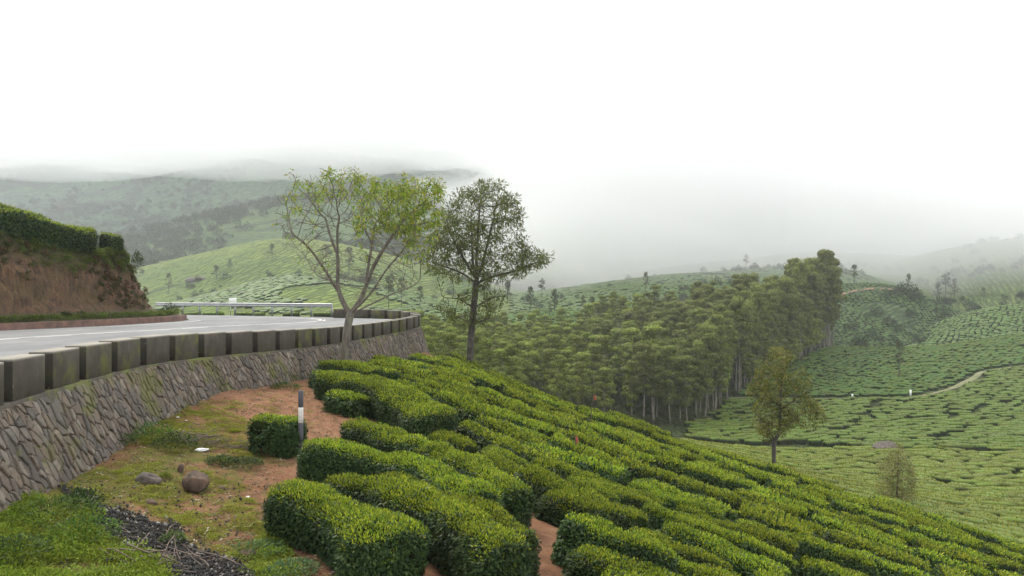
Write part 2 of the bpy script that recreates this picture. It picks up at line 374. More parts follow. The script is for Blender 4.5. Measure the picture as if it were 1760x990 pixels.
def gnorm(x, y, e=.5):
    dx = (gz(x + e, y) - gz(x - e, y)) / (2 * e); dy = (gz(x, y + e) - gz(x, y - e)) / (2 * e)
    return unit(np.stack([-dx, -dy, np.ones_like(dx)], -1))

def ground_sheet():
    xs = np.r_[np.arange(-16, 1, .12), np.arange(1, 60, .6)]; ys = np.r_[np.arange(0, 8, .5), np.arange(8, 28, .12), np.arange(28, 76, .5)]
    X, Y = np.meshgrid(xs, ys, indexing='ij')
    Z = gz(X, Y)
    bare = (X < 1) & (Y < 30)
    Z = Z + np.where(bare, .035 * fbm(X * 5, Y * 5, 0, 21, 3), 0)
    # grass mask: strong near the wall foot and bottom left, weak on the two trodden soil patches
    g = .10 * np.ones_like(X)
    def blob(cx, cy, rx, ry, a): return a * np.exp(-(((X - cx) / rx) ** 2 + ((Y - cy) / ry) ** 2))
    g = g + blob(-7.6, 11, 1.6, 3.0, .45) + blob(-6.2, 16.5, 2.2, 2.0, .06) + blob(-7.8, 19.5, .9, 4, .2) - blob(-6.9, 25, 1.8, 4.0, .42) - blob(-4.6, 21.5, 1.2, 3, .3) - blob(-4.7, 16.8, .7, 1.6, .35) \
        - blob(-5.7, 14.2, .8, .5, .4) - blob(-3.9, 14.3, .4, 1.2, .35) - blob(-1.6, 12.4, 1.0, 1.2, .5) - blob(.4, 14, .7, 2.5, .4) + blob(-5.4, 19, .9, 1.5, .2)
    V = np.stack([X, Y, Z], -1).reshape(-1, 3); col = np.stack([g, g, g], -1).reshape(-1, 3)
    me = mesh('ground', V, grid_faces(len(xs), len(ys)), col=col, smooth=True)
    add('ground', me, mats=[M['slope_soil']], kind='structure')
ground_sheet()

# ============================================================= retaining wall with its stones
BAT = .30
WS = np.arange(0, PAR_D[-1], .1); WP = np.array([par_at(q) for q in WS]); WN = np.array([par_nrm(q)[1] for q in WS])
def wall_pts(s, v, out=0.0):
    """s along the wall, v metres down the battered face from the top"""
    s = np.asarray(s, float); v = np.asarray(v, float); p = [np.interp(s, WS, WP[:, k]) for k in range(3)]; n = [np.interp(s, WS, WN[:, k]) for k in range(2)]
    r_ = v * BAT + .06 + out; return np.stack([p[0] + n[0] * r_, p[1] + n[1] * r_, p[2] - v + np.asarray(out) * .2], -1)
def wall_pt(s, v, out=0.0): return wall_pts(s, v, out)
def wall_h(s):
    p = par_at(s); tt, nn = par_nrm(s); q = p[:2] + nn * .55
    return max(.4, p[2] - float(gz(q[0], q[1])) + .25)
S0, S1 = 1.0, PAR_D[-1] - 3.0
def make_wall():
    ss = np.arange(S0, S1 + .01, .5); nv = 8; V = []
    for s in ss:
        h = wall_h(s) + .3; tt, nn = par_nrm(s); p = par_at(s)
        V.append((p[0] - nn[0] * .9, p[1] - nn[1] * .9, p[2] - .02)); V.append((p[0] + nn[0] * .06, p[1] + nn[1] * .06, p[2] + .0))
        for v in np.linspace(0.03, h, nv): V.append(wall_pt(s, v))
    V = np.array(V); me = mesh('wall_core', V, grid_faces(len(ss), nv + 2), smooth=False)
    wall = add('stone_retaining_wall', None, label='rubble stone retaining wall carrying the road bend, mossy in patches', cat='wall')
    p = par_at(20); wall.location = (0, 0, 0)
    add('mortar', me, wall, [M['wall_mortar']])
    # stone cells: anisotropic, leaning; Voronoi clipped polygons on the (s,v) sheet
    g = np.random.default_rng(11); seeds = []
    du, dv = .17, .25; hmax = 2.6; row = 0; v = -.2
    shear = .42                     # the stones lean: tops towards the left
    while v < hmax + .4:
        u = S0 + (row % 2) * du * .5 - 1
        while u < S1 + 1:
            uu = u + g.uniform(-.085, .085); vv = v + g.uniform(-.13, .13)
            if g.random() > .13: seeds.append((uu, vv))
            u += du
        v += dv; row += 1
    seeds = np.array(seeds); T = np.array([(1 / .27, 0), (shear / .27 * .6, 1 / .46)])   # metric making the cells tall
    Q = np.stack([seeds[:, 0] / .17 - shear * seeds[:, 1] / .17, seeds[:, 1] / .30], 1)
    order = np.argsort(Q[:, 0]); Qs = Q[order]
    stones = []; HT = [wall_h(q) for q in np.arange(S0, S1 + .01, .5)]
    for i in range(len(seeds)):
        s, v = seeds[i]
        if s < S0 + .1 or s > S1 - .1 or v < .0: continue
        if v > HT[min(len(HT) - 1, int((s - S0) / .5))]: continue
        q = Q[i]; lo, hi = np.searchsorted(Qs[:, 0], (q[0] - 3.2, q[0] + 3.2)); cand = Qs[lo:hi]; cand = cand[np.abs(cand[:, 1] - q[1]) < 3]
        poly = [(-1.6, -1.6), (1.6, -1.6), (1.6, 1.6), (-1.6, 1.6)]
        for c in cand:
            dx, dy = c - q; dd = dx * dx + dy * dy
            if dd < 1e-9 or dd > 10: continue
            lim = dd / 2 * .985; out = []
            for a in range(len(poly)):
                p1, p2 = poly[a], poly[(a + 1) % len(poly)]; d1 = p1[0] * dx + p1[1] * dy - lim; d2 = p2[0] * dx + p2[1] * dy - lim
                if d1 <= 0: out.append(p1)
                if d1 * d2 < 0: k = d1 / (d1 - d2); out.append((p1[0] + (p2[0] - p1[0]) * k, p1[1] + (p2[1] - p1[1]) * k))
            poly = out
            if len(poly) < 3: break
        if len(poly) < 3: continue
        # back to metres, cut at the top
        pm = [(s + .17 * (a + shear * (b_ * .30) / .17), v + b_ * .30) for a, b_ in poly]
        pm = [(a, max(b_, .05)) for a, b_ in pm]; pm = np.array(pm); c0 = pm.mean(0)
        stones.append((s, v, pm, c0))
    cols = [(.14, .10, .065), (.10, .088, .07), (.095, .062, .04), (.13, .088, .055), (.20, .165, .125), (.055, .045, .036), (.10, .078, .058)]
    def stone_geo(st):
        s, v, pm, c0 = st; n = len(pm); pr = g.uniform(.015, .065); tl = g.uniform(-.02, .02); tv = g.uniform(-.02, .02); W = []
        ang = g.uniform(-.12, .12)
        for sh, out in ((.96, -.01), (.90, pr * .75), (.70, pr)):
            q = c0 + (pm - c0) * (sh - .02 + (g.uniform(-.07, .03, (n, 1)) if out > 0 else 0)); o = out + ((q[:, 0] - c0[0]) * tl * 4 + (q[:, 1] - c0[1]) * tv * 4 if out > 0 else 0 * q[:, 0])
            W += list(wall_pts(q[:, 0], q[:, 1], o))
        Fc = []
        for r in range(2):
            for k in range(n): Fc.append((r * n + k, r * n + (k + 1) % n, (r + 1) * n + (k + 1) % n, (r + 1) * n + k))
        Fc.append(tuple(2 * n + k for k in range(n)))
        c = np.array(cols[g.integers(len(cols))]) * g.uniform(.7, 1.2)
        return W, Fc, c
    wp = wall_pts([st[0] for st in stones], [st[1] for st in stones]); vis = np.where(wp[:, 0] / wp[:, 1] > -.66, np.linalg.norm(wp, axis=1), 999)
    order = np.argsort(vis); RV, RF, RC = [], [], []
    for k, i in enumerate(order):
        W, Fc, c = stone_geo(stones[i])
        if k < 300:
            me = mesh('stone', np.array(W), Fc, col=np.tile(c, (len(W), 1))); add('stone', me, wall, [M['wall_stone']])
        else:
            n = len(RV); RV += W; RF += [tuple(q + n for q in f_) for f_ in Fc]; RC += [c] * len(W)
    me = mesh('stones', np.array(RV), RF, col=np.array(RC)); add('stonework', me, wall, [M['wall_stone']], kind='stuff')
    return wall
make_wall()

# ============================================================= parapet blocks
ORD = 'first second third fourth fifth sixth seventh eighth ninth tenth eleventh twelfth thirteenth fourteenth fifteenth sixteenth seventeenth eighteenth nineteenth twentieth'.split()
def blocks():
    Lb, gap, th = 1.32, .38, .46; pitch = Lb + gap
    s0 = 1.2; k = 0; s = s0; hb = .75
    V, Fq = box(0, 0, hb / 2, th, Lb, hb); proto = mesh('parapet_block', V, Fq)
    first = None; items = []
    while s + Lb < PAR_D[-1] + .3:
        p = par_at(s + Lb / 2); tt, nn = par_nrm(s + Lb / 2); items.append((s, p, tt, nn)); s += pitch
    vis = [it for it in items if (it[1][0] / it[1][1]) > -.70]
    nf = 0
    for it in vis:
        s, p, tt, nn = it
        back = p[1] > 53 and nn[1] > .3
        # each block is set slightly askew, as poured
        rz = math.atan2(tt[1], tt[0]) - math.pi / 2 + random.uniform(-.02, .02)
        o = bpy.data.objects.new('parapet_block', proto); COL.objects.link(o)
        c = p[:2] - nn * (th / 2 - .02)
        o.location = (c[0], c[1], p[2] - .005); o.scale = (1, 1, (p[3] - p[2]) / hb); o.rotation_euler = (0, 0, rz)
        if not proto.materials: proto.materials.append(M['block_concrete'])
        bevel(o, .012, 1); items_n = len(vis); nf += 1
        o['category'] = 'parapet block'; o['group'] = 'concrete parapet blocks along the road edge'
        if back: o['label'] = 'concrete parapet block on the far side of the bend, %s past its tip' % (ORD[back_n(o)])
        elif nf <= 20: o['label'] = 'weathered concrete parapet block on the stone wall, %s from the near end' % ORD[nf - 1]
        else: o['label'] = 'small looking mossy parapet block near the tip of the bend, %s after the twentieth' % ORD[nf - 21]
_bn = [0]
def back_n(o):
    _bn[0] += 1; return _bn[0] - 1
blocks()

# ============================================================= road, kerb, markings, guardrail
def road_z(x, y):
    return np.interp(y, (5, 14, 26, 36, 46, 58, 70, 90), (-1.66, -1.66, -1.70, -1.72, -1.68, -1.57, -1.52, -1.5)) + 0 * np.asarray(x)
def on_road(px, py):
    d = 1.65 * F / (py - HY)
    for _ in range(8): d = -float(road_z(0, d)) * F / (py - HY)
    return np.array(((px - 880) / F * d, d))
KERB = np.array([(-36, 20), (-30.3, 30.5), (-26.0, 39.8), (-23.6, 46), (-22.2, 51.5), (-22.3, 54.6), (-23.6, 57.5), (-27, 60), (-34, 62)])
GR0, GR1 = np.array((-13.9, 61.8)), np.array((-31, 69.5))
def road():
    inner = np.array([par_at(s)[:2] - par_nrm(s)[1] * .12 for s in np.linspace(.5, PAR_D[-1], 90)])
    tail = catmull([inner[-1], (-15, 61.2), (-22, 64.8), (-31, 68.6), (-44, 73.0)], 8)[1:]
    outer = np.vstack([inner, tail]); outer = resample(outer, .8)
    kl = resample(catmull(KERB, 10), .4)
    # cover by triangulating a ribbon: match by normalised length
    n = 150; a = resample(outer, 1); t_ = np.linspace(0, 1, n)
    def at(pl, t):
        d = np.r_[0, np.cumsum(np.linalg.norm(np.diff(pl, axis=0), axis=1))]; return np.stack([np.interp(t * d[-1], d, pl[:, k]) for k in range(2)], 1)
    A, B = at(outer, t_), at(kl, t_); m_ = 14; V = []
    for i in range(n):
        for j in range(m_):
            q = A[i] + (B[i] - A[i]) * j / (m_ - 1); V.append((q[0], q[1], float(road_z(*q))))
    add('road', mesh('road', np.array(V), grid_faces(n, m_), smooth=True), mats=[M['asphalt']], kind='structure')
    # fill under the parapet up to the wall top
    def strip(pl, wdt, zoff, name, mt, gaps=None, parent=None):
        pl = resample(catmull(pl, 10), .3); T = unit(np.gradient(pl, axis=0)); Nn = np.stack([-T[:, 1], T[:, 0]], 1)
        V = []; Fc = []
        for i in range(len(pl)):
            for sgn in (-1, 1):
                q = pl[i] + Nn[i] * wdt / 2 * sgn; V.append((q[0], q[1], float(road_z(*q)) + zoff))
        for i in range(len(pl) - 1):
            if gaps and (i * .3) % gaps[0] > gaps[1]: continue
            Fc.append((2 * i, 2 * i + 1, 2 * i + 3, 2 * i + 2))
        o = add(name, mesh(name, np.array(V), Fc), mats=[mt]); o['kind'] = 'structure'; return o
    c_near = [on_road(*q) for q in ((-140, 594), (0, 583), (150, 573.5), (260, 567.5), (380, 560.5), (470, 556))]
    c_bend = [(-14.0, 49.5), (-13.0, 54), (-15.0, 57.8), (-20, 61.0), (-28, 64.2)]
    line = c_near[:-1] + [np.array(q) for q in c_bend]
    strip(line, .13, .005, 'road_marking', M['road_paint'])
    off = [np.array(q) + np.array((.30, -.12)) for q in line]; strip(off, .13, .0055, 'road_marking', M['road_paint'], (3.0, 1.9))
    kl2 = resample(catmull(KERB[:7], 10), 2.0); T = unit(np.gradient(kl2, axis=0)); e = kl2 + np.stack([T[:, 1], -T[:, 0]], 1) * 1.1
    e[-3:] += 0; strip(e[:-2], .15, .005, 'road_marking', M['road_paint'])
    ins = np.array([par_at(s)[:2] - par_nrm(s)[1] * 1.25 for s in np.arange(1, PAR_D[-1] - 2, 2.0)]); strip(ins, .15, .005, 'road_marking', M['road_paint'])
    # brown kerb wall at the foot of the bank
    kl = resample(catmull(KERB[:6], 10), .5); T = unit(np.gradient(kl, axis=0)); Nn = np.stack([-T[:, 1], T[:, 0]], 1)
    V = []; zt = .36
    for i in range(len(kl)):
        z = float(road_z(*kl[i])); q = kl[i]; q2 = kl[i] + Nn[i] * .28
        V += [(q[0], q[1], z - .1), (q[0], q[1], z + zt), (q2[0], q2[1], z + zt), (q2[0], q2[1], z - .3)]
    V = np.array(V); Fq = grid_faces(len(kl), 4); n_ = len(V); Fl = [tuple(f_) for f_ in Fq] + [(n_ - 4, n_ - 3, n_ - 2, n_ - 1)]
    add('kerb', mesh('kerb', V, Fl), mats=[M['kerb_concrete']], kind='structure')
road()

def guardrail():
    gr = add('guardrail', None, label='galvanised steel guardrail on posts along the outside of the road bend', cat='guardrail')
    pts = resample(np.array([GR0, GR1]), .5); T = unit(GR1 - GR0); nn = np.array((T[1], -T[0]))
    if nn[1] > 0: nn = -nn
    z0 = lambda y: float(road_z(0, y))
    prof = [(0, .00), (.05, .045), (.05, .10), (.0, .155), (.05, .21), (.05, .265), (0, .31), (-.012, .31), (.035, .265), (.035, .21), (-.015, .155), (.035, .10), (.035, .045), (-.012, 0)]
    V = []
    for p in pts:
        for o_, h in prof: V.append((p[0] + nn[0] * (o_ + .10), p[1] + nn[1] * (o_ + .10), z0(p[1]) + .72 + h))
    add('rail', mesh('rail', np.array(V), grid_faces(len(pts), len(prof), True)), gr, [M['steel']])
    Vp, Fp = box(0, 0, .5, .14, .10, 1.06); pm = mesh('post', Vp, Fp); L_ = np.linalg.norm(GR1 - GR0); k = 0; s = .12
    first = True
    while s < L_:
        q = GR0 + T * s; o = add('post', pm, gr, [M['steel']]); o.location = (q[0], q[1], z0(q[1]) - .02); o.rotation_euler = (0, 0, math.atan2(T[1], T[0])); s += 1.95
    Vb, Fb = box(0, 0, 0, .03, .12, .12)
    return gr
guardrail()
def sign():
    p = P(400, 517, 76); s = add('roadside_board', None, label='small blank white board standing behind the guardrail', cat='sign')
    zt = p[2]; V, Fq = box(p[0], p[1], zt, .72, .04, .55); o = add('board', mesh('board', V, Fq), s, [M['board_white']]); bevel(o, .01, 1)
    for dx in (-.22, .22):
        V, Fq = box(p[0] + dx, p[1] + .05, zt - .95, .06, .05, 2.1); add('post', mesh('post', V, Fq), s, [M['steel']])
sign()
# ============================================================= clipped tea: loaf shaped bushes with real leaves
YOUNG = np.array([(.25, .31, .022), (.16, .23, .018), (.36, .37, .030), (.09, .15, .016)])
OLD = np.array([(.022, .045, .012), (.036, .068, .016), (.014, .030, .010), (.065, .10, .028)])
def loaf_grid(base, wd, h, seed, ns=None, nt_=22, lump=.09):
    """base (n,3) foot line; returns grid of points (ns, nt_, 3)"""
    ln = np.linalg.norm(np.diff(base, axis=0), axis=1).sum(); ns = ns or max(10, int(ln / .16))
    b_ = resample(base, ln / (ns - 1)); ns = len(b_); T = unit(np.gradient(b_, axis=0)); Sd = unit(np.stack([-T[:, 1], T[:, 0], 0 * T[:, 0]], 1))
    sdist = np.linspace(0, ln, ns); e = np.minimum(sdist, ln - sdist); q = np.clip(e / (wd * .55), 0, 1); tp = (1 - (1 - q) ** 2.6) ** (1 / 2.6); tp = np.maximum(tp, .02)
    # the first and last rings close the loaf
    th = np.linspace(0, np.pi, nt_); n_ = 4.0; cx = np.sign(np.cos(th)) * np.abs(np.cos(th)) ** (2 / n_); sz = np.abs(np.sin(th)) ** (2 / n_)
    ox = seed * 7.7
    wob = 1 + .16 * vnoise(sdist * .8 + ox, 0 * sdist, seed) ; wo2 = 1 + .12 * vnoise(sdist * .7 + ox, 3 + 0 * sdist, seed)
    X = (wd / 2 * wob * tp)[:, None] * cx[None, :] * (.80 + .20 * sz[None, :])
    Z = (h * wo2 * tp ** .22)[:, None] * sz[None, :]
    G = b_[:, None, :] + Sd[:, None, :] * X[..., None]; G[..., 2] += Z
    nn = fbm(G[..., 0] * 1.9 + ox, G[..., 1] * 1.9, G[..., 2] * 1.9, seed % 50, 4)
    ctr = b_[:, None, :] + np.array((0, 0, h * .5)); dr = unit(G - ctr)
    G = G + dr * (nn * lump)[..., None] * np.minimum(1, Z / (.3 * h) + .2)[..., None]
    return G
def grid_sample(G, dens, g):
    a = G[1:, :-1] - G[:-1, :-1]; b_ = G[:-1, 1:] - G[:-1, :-1]; cr = np.cross(b_, a); ar = np.linalg.norm(cr, axis=2)
    ctr = G.mean((0, 1)); n = max(1, int(ar.sum() * dens)); p = (ar / ar.sum()).ravel(); idx = g.choice(len(p), n, p=p); i, j = np.divmod(idx, ar.shape[1])
    u = g.random(n)[:, None]; v = g.random(n)[:, None]
    Pp = G[i, j] * (1 - u) * (1 - v) + G[i + 1, j] * u * (1 - v) + G[i, j + 1] * (1 - u) * v + G[i + 1, j + 1] * u * v
    Nn = unit(cr[i, j]); return Pp, Nn
def tea_parts(G, dens=1500, leaf=.055, seed=1, old_frac=.12, young_boost=1.0):
    g = np.random.default_rng(seed); Pp, Nn = grid_sample(G, dens, g)
    # normals point away from the middle line
    mid = G[:, G.shape[1] // 2].mean(0); 
    c0 = G.mean(1); cs_ = c0[3:-3][::max(1, len(c0) // 24)] if len(c0) > 9 else c0[2:-2]; k = np.argmin(np.linalg.norm(Pp[:, None, :2] - c0[None, ::max(1, len(c0) // 20), :2], axis=2), axis=1); cc = c0[::max(1, len(c0) // 20)][k]
    flip = np.einsum('ij,ij->i', Nn, Pp - cc) < 0; Nn[flip] *= -1
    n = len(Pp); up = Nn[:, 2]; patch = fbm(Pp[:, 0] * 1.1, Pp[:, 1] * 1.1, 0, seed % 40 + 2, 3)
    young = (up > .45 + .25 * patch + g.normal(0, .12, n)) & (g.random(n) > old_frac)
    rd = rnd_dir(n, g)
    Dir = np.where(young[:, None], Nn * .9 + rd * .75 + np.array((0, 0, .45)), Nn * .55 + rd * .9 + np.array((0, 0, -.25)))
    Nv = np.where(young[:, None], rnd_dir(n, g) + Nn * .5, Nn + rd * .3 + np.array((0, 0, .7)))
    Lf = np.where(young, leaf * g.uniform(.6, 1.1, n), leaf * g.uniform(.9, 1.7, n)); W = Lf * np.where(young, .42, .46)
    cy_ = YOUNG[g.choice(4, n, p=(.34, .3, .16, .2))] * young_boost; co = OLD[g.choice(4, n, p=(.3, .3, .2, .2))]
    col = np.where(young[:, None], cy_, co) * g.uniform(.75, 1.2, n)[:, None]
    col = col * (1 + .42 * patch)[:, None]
    Pp = Pp - Nn * g.uniform(-.02, .07, n)[:, None] * (leaf / .055)
    V, Fq, c = leaf_quads(Pp, Dir, Nv, Lf, W, col); return V, Fq, 0, c
def core_part(G, shrink=.06):
    ctr = G.mean(1, keepdims=True); D = G - ctr; Ln = np.maximum(np.linalg.norm(D, axis=2, keepdims=True), 1e-6); Gi = G - D / Ln * np.minimum(shrink, Ln * .5)
    Gi[..., 2] -= .01; Gi[0] = ctr[1] + (Gi[1] - ctr[1]) * .15; Gi[-1] = ctr[-2] + (Gi[-2] - ctr[-2]) * .15; return Gi.reshape(-1, 3), grid_faces(G.shape[0], G.shape[1]), 1, (0.03, .045, .015)
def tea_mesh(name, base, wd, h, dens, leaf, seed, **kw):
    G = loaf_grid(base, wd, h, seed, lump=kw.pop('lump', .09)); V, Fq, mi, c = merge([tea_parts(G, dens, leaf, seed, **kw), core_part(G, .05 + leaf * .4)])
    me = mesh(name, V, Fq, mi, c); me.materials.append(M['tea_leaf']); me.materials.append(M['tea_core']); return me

def hit(px, py, h=0.0, d0=4, d1=75):
    """where the line of sight meets the slope raised by h"""
    d = np.arange(d0, d1, .05); x = (px - 880) / F * d; z = (HY - py) / F * d; s = z - (gz(x, d) + h); k = np.where(s < 0)[0]
    if not len(k): return None
    return np.array((x[k[0]], d[k[0]]))

def hits(px, py, d0, d1, n=220):
    d = np.linspace(d0, d1, n); X = (px[:, None] - 880) / F * d[None]; Z = (HY - py[:, None]) / F * d[None]; S = Z - gz(X, np.broadcast_to(d, X.shape)); k = np.argmax(S < 0, axis=1); k = np.maximum(k, 1); i = np.arange(len(px))
    s1, s0 = S[i, k], S[i, k - 1]; t = np.clip(s0 / (s0 - s1 + 1e-9), 0, 1); dd = d[k - 1] + t * (d[1] - d[0]); return np.stack([(px - 880) / F * dd, dd], 1)
FORE = [  # top centre line in the photograph, width, height, label
    ([(438, 722), (478, 718), (518, 724)], 1.0, .84, 'lone square clipped tea bush on the bare soil beside the black and white post'),
    ([(472, 828), (560, 845), (640, 885), (672, 915)], 1.18, .88, 'nearest tea bush at the bottom of the slope, tall with a dark leafy front'),
    ([(556, 806), (650, 822), (760, 865), (850, 920), (880, 945)], .95, .88, 'long clipped tea hedge just behind the nearest bush, dark glossy flank'),
    ([(655, 806), (760, 838), (850, 885), (905, 925)], .85, .84, 'narrow tea hedge pressed against the back of the long front hedge'),
    ([(512, 755), (620, 766), (730, 800), (835, 862)], 1.0, .80, 'tea hedge starting behind the striped post and running down to the soil track'),
    ([(598, 712), (700, 745), (800, 790), (890, 845)], .95, .80, 'tea hedge with a pale rounded upper end near the trodden soil, running downhill'),
    ([(555, 630), (640, 652), (715, 690), (750, 712)], 1.6, 1.0, 'broad tea hedge below the leafless tree with a deep dark side over the red soil'),
    ([(540, 613), (600, 618), (650, 632)], 1.1, .95, 'small tea hedge tucked under the foot of the pale trunk'),
]
FPATH = []
def fore_hedges():
    for k, (pp, wd, h, lab) in enumerate(FORE):
        xy = np.array([hit(px, py, h) for px, py in pp]); xy = catmull(xy, 6); FPATH.append(np.c_[xy, np.full(len(xy), wd)])
        base = np.c_[xy, gz(xy[:, 0], xy[:, 1])]; near = xy[:, 1].mean()
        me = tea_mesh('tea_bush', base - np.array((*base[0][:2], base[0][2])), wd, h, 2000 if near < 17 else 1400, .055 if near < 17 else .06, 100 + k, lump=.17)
        o = add('tea_bush', me, label=lab, cat='tea bush', group='clipped tea bushes on the near slope'); o.location = base[0]
fore_hedges()
FP = np.vstack(FPATH)

# prototypes of the slope's bushes
def proto_tea(seed, ln, wd, h, dens, leaf, **kw):
    base = np.array([(t, .12 * math.sin(t * 1.3 + seed), 0) for t in np.linspace(-ln / 2, ln / 2, 8)]); return tea_mesh('tea_bush', base, wd, h, dens, leaf, seed, **kw)
PN = [proto_tea(20 + k, l_, wd, .70, 1700, .056, lump=.17) for k, (l_, wd) in enumerate(((2.2, .98), (2.8, 1.0), (1.6, .96), (3.4, .96), (2.4, 1.1)))]
PM = [proto_tea(40 + k, l_, wd, .70, 760, .085, lump=.17) for k, (l_, wd) in enumerate(((2.2, 1.02), (2.8, 1.04), (1.6, 1.0), (3.4, 1.0)))]
PLN = [2.2, 2.8, 1.6, 3.4, 2.4]
def rowslope(x):  # how much a row comes towards the viewer per metre to the right
    return .62 + (.16 - .62) / (1 + np.exp(-(x - 4.5) / 3.0))
XS = np.arange(-14, 70, .05); GI = np.cumsum(rowslope(XS)) * .05
def rowG(x): return np.interp(x, XS, GI)
def in_bare(x, y):
    """the trodden, bushless part beside the wall"""
    px = 880 + x / y * F
    lim = np.interp(y, (8, 11, 13, 16, 19, 22, 24, 27, 31, 36, 50), (-1.2, -3.2, -3.9, -4.3, -4.8, -4.9, -5.6, -6.8, -7.6, -6.5, -4.7))
    track = (abs(x - np.interp(y, (9, 13, 16, 18), (.85, .55, .35, .2))) < .02) & (y < 14)
    return (x < lim) | track
BUSH = []
def place_rows():
    g = np.random.default_rng(5)
    vs = np.arange(4, 110, 1.0); v = 6.0; out = []
    while v < 75:
        x = -9.0 + g.uniform(0, 2)
        while x < 46:
            li = int(g.choice(5, p=(.25, .22, .18, .15, .2))); ln = PLN[li]; s = rowslope(x); c = 1 / math.hypot(1, s)
            xc = x + ln * c / 2; yc = v - rowG(xc) + g.uniform(-.09, .09) + .5 * vnoise(xc * .22, v * .35, 0, 8)
            x += (ln + g.choice((-.12, .05, .5), p=(.5, .35, .15))) * c
            if yc < 7 or yc > 62: continue
            pitch_here = 0
            ends = [(xc + k * ln * .42 * c, yc - k * ln * .42 * c * s) for k in (-1, 0, 1)]
            if any(in_bare(a, b_) for a, b_ in ends): continue
            if any((np.hypot(FP[:, 0] - a, FP[:, 1] - b_) < (FP[:, 2] + .95) / 2 * .80).any() for a, b_ in ends): continue
            if abs(xc / yc) > .74 and xc > 0: continue
            if g.random() < .012: continue
            out.append((xc, yc, li, s))
        v += .97 * math.hypot(1, .4)
    return out
def slope_bushes():
    g = np.random.default_rng(6); items = place_rows(); items.sort(key=lambda q: q[0] ** 2 + q[1] ** 2)
    # behind the brow only the first rows can be seen
    keep = []
    for it in items:
        x, y = it[:2]; z = float(gz(x, y)) + .9; dd = np.linspace(.45, .97, 40) * y; xx = x * np.linspace(.45, .97, 40)
        zz = z * np.linspace(.45, .97, 40); block = (gz(xx, dd) + .55 - zz).max()
        if block < 1.1: keep.append(it)
    far = []
    for k, (x, y, li, s) in enumerate(keep):
        n = gnorm(np.array(x), np.array(y), .8); ax = unit(np.array((1, -s, 0.))); ax = unit(ax - n * (ax @ n)); sy = np.cross(n, ax)
        n2 = unit(n + np.array((0, 0, 1.2))); sc = (1.0, g.uniform(.88, 1.12), g.uniform(.72, 1.22)); flip = 1 if g.random() < .5 else -1
        m4 = Matrix(((ax[0] * flip, sy[0] * flip, n[0]), (ax[1] * flip, sy[1] * flip, n[1]), (ax[2] * flip, sy[2] * flip, n[2])))
        eu = m4.to_euler(); loc = (x, y, float(gz(x, y)) - .06)
        if k < 290:
            d = math.hypot(x, y); me = PN[li] if d < 21 else PM[li % 4]
            o = add('tea_bush', me, group='clipped tea bushes on the near slope', cat='tea bush'); o.location = loc; o.rotation_euler = eu; o.scale = sc
            px = 880 + x / y * F; py = HY - (loc[2] + .8) / y * F
            LMK = ((745, 600, 'by the end of the stone wall'), (690, 660, 'uphill of the broad hedge'), (806, 625, 'around the foot of the silver oak'), (860, 720, 'in the rows right of the broad hedge'), (990, 760, 'around the orange rag'), (1014, 715, 'around the red cloth stake'), (930, 860, 'right beside the soil track'), (1000, 930, 'at the bottom right of the soil track'),
                   (1130, 790, 'downhill of the orange rag'), (1150, 880, 'halfway down the slope in the foreground'), (1250, 960, 'at the bottom edge under the golden tree'), (1330, 810, 'around the foot of the golden tree'), (1380, 880, 'downhill of the golden tree'), (1500, 950, 'at the bottom edge under the pale young tree'), (1540, 870, 'near the pale young tree'), (1690, 950, 'in the bottom right corner'), (640, 640, 'between the pale trunk and the wall foot'))
            wh = min(LMK, key=lambda q: math.hypot(q[0] - px, q[1] - py))[2]; lnc = {0: 'middling', 1: 'long', 2: 'short', 3: 'very long', 4: 'broad'}[li if d < 21 else li % 4]
            tall = 'high' if sc[2] > 1.08 else ('low' if sc[2] < .86 else 'level'); lab = '%s %s topped clipped tea bush %s' % (lnc, tall, wh)
            o['label'] = lab; BUSH.append(o)
        else: far.append((loc, tuple(eu), sc, li % 4))
    return far
FAR_BUSH = slope_bushes()

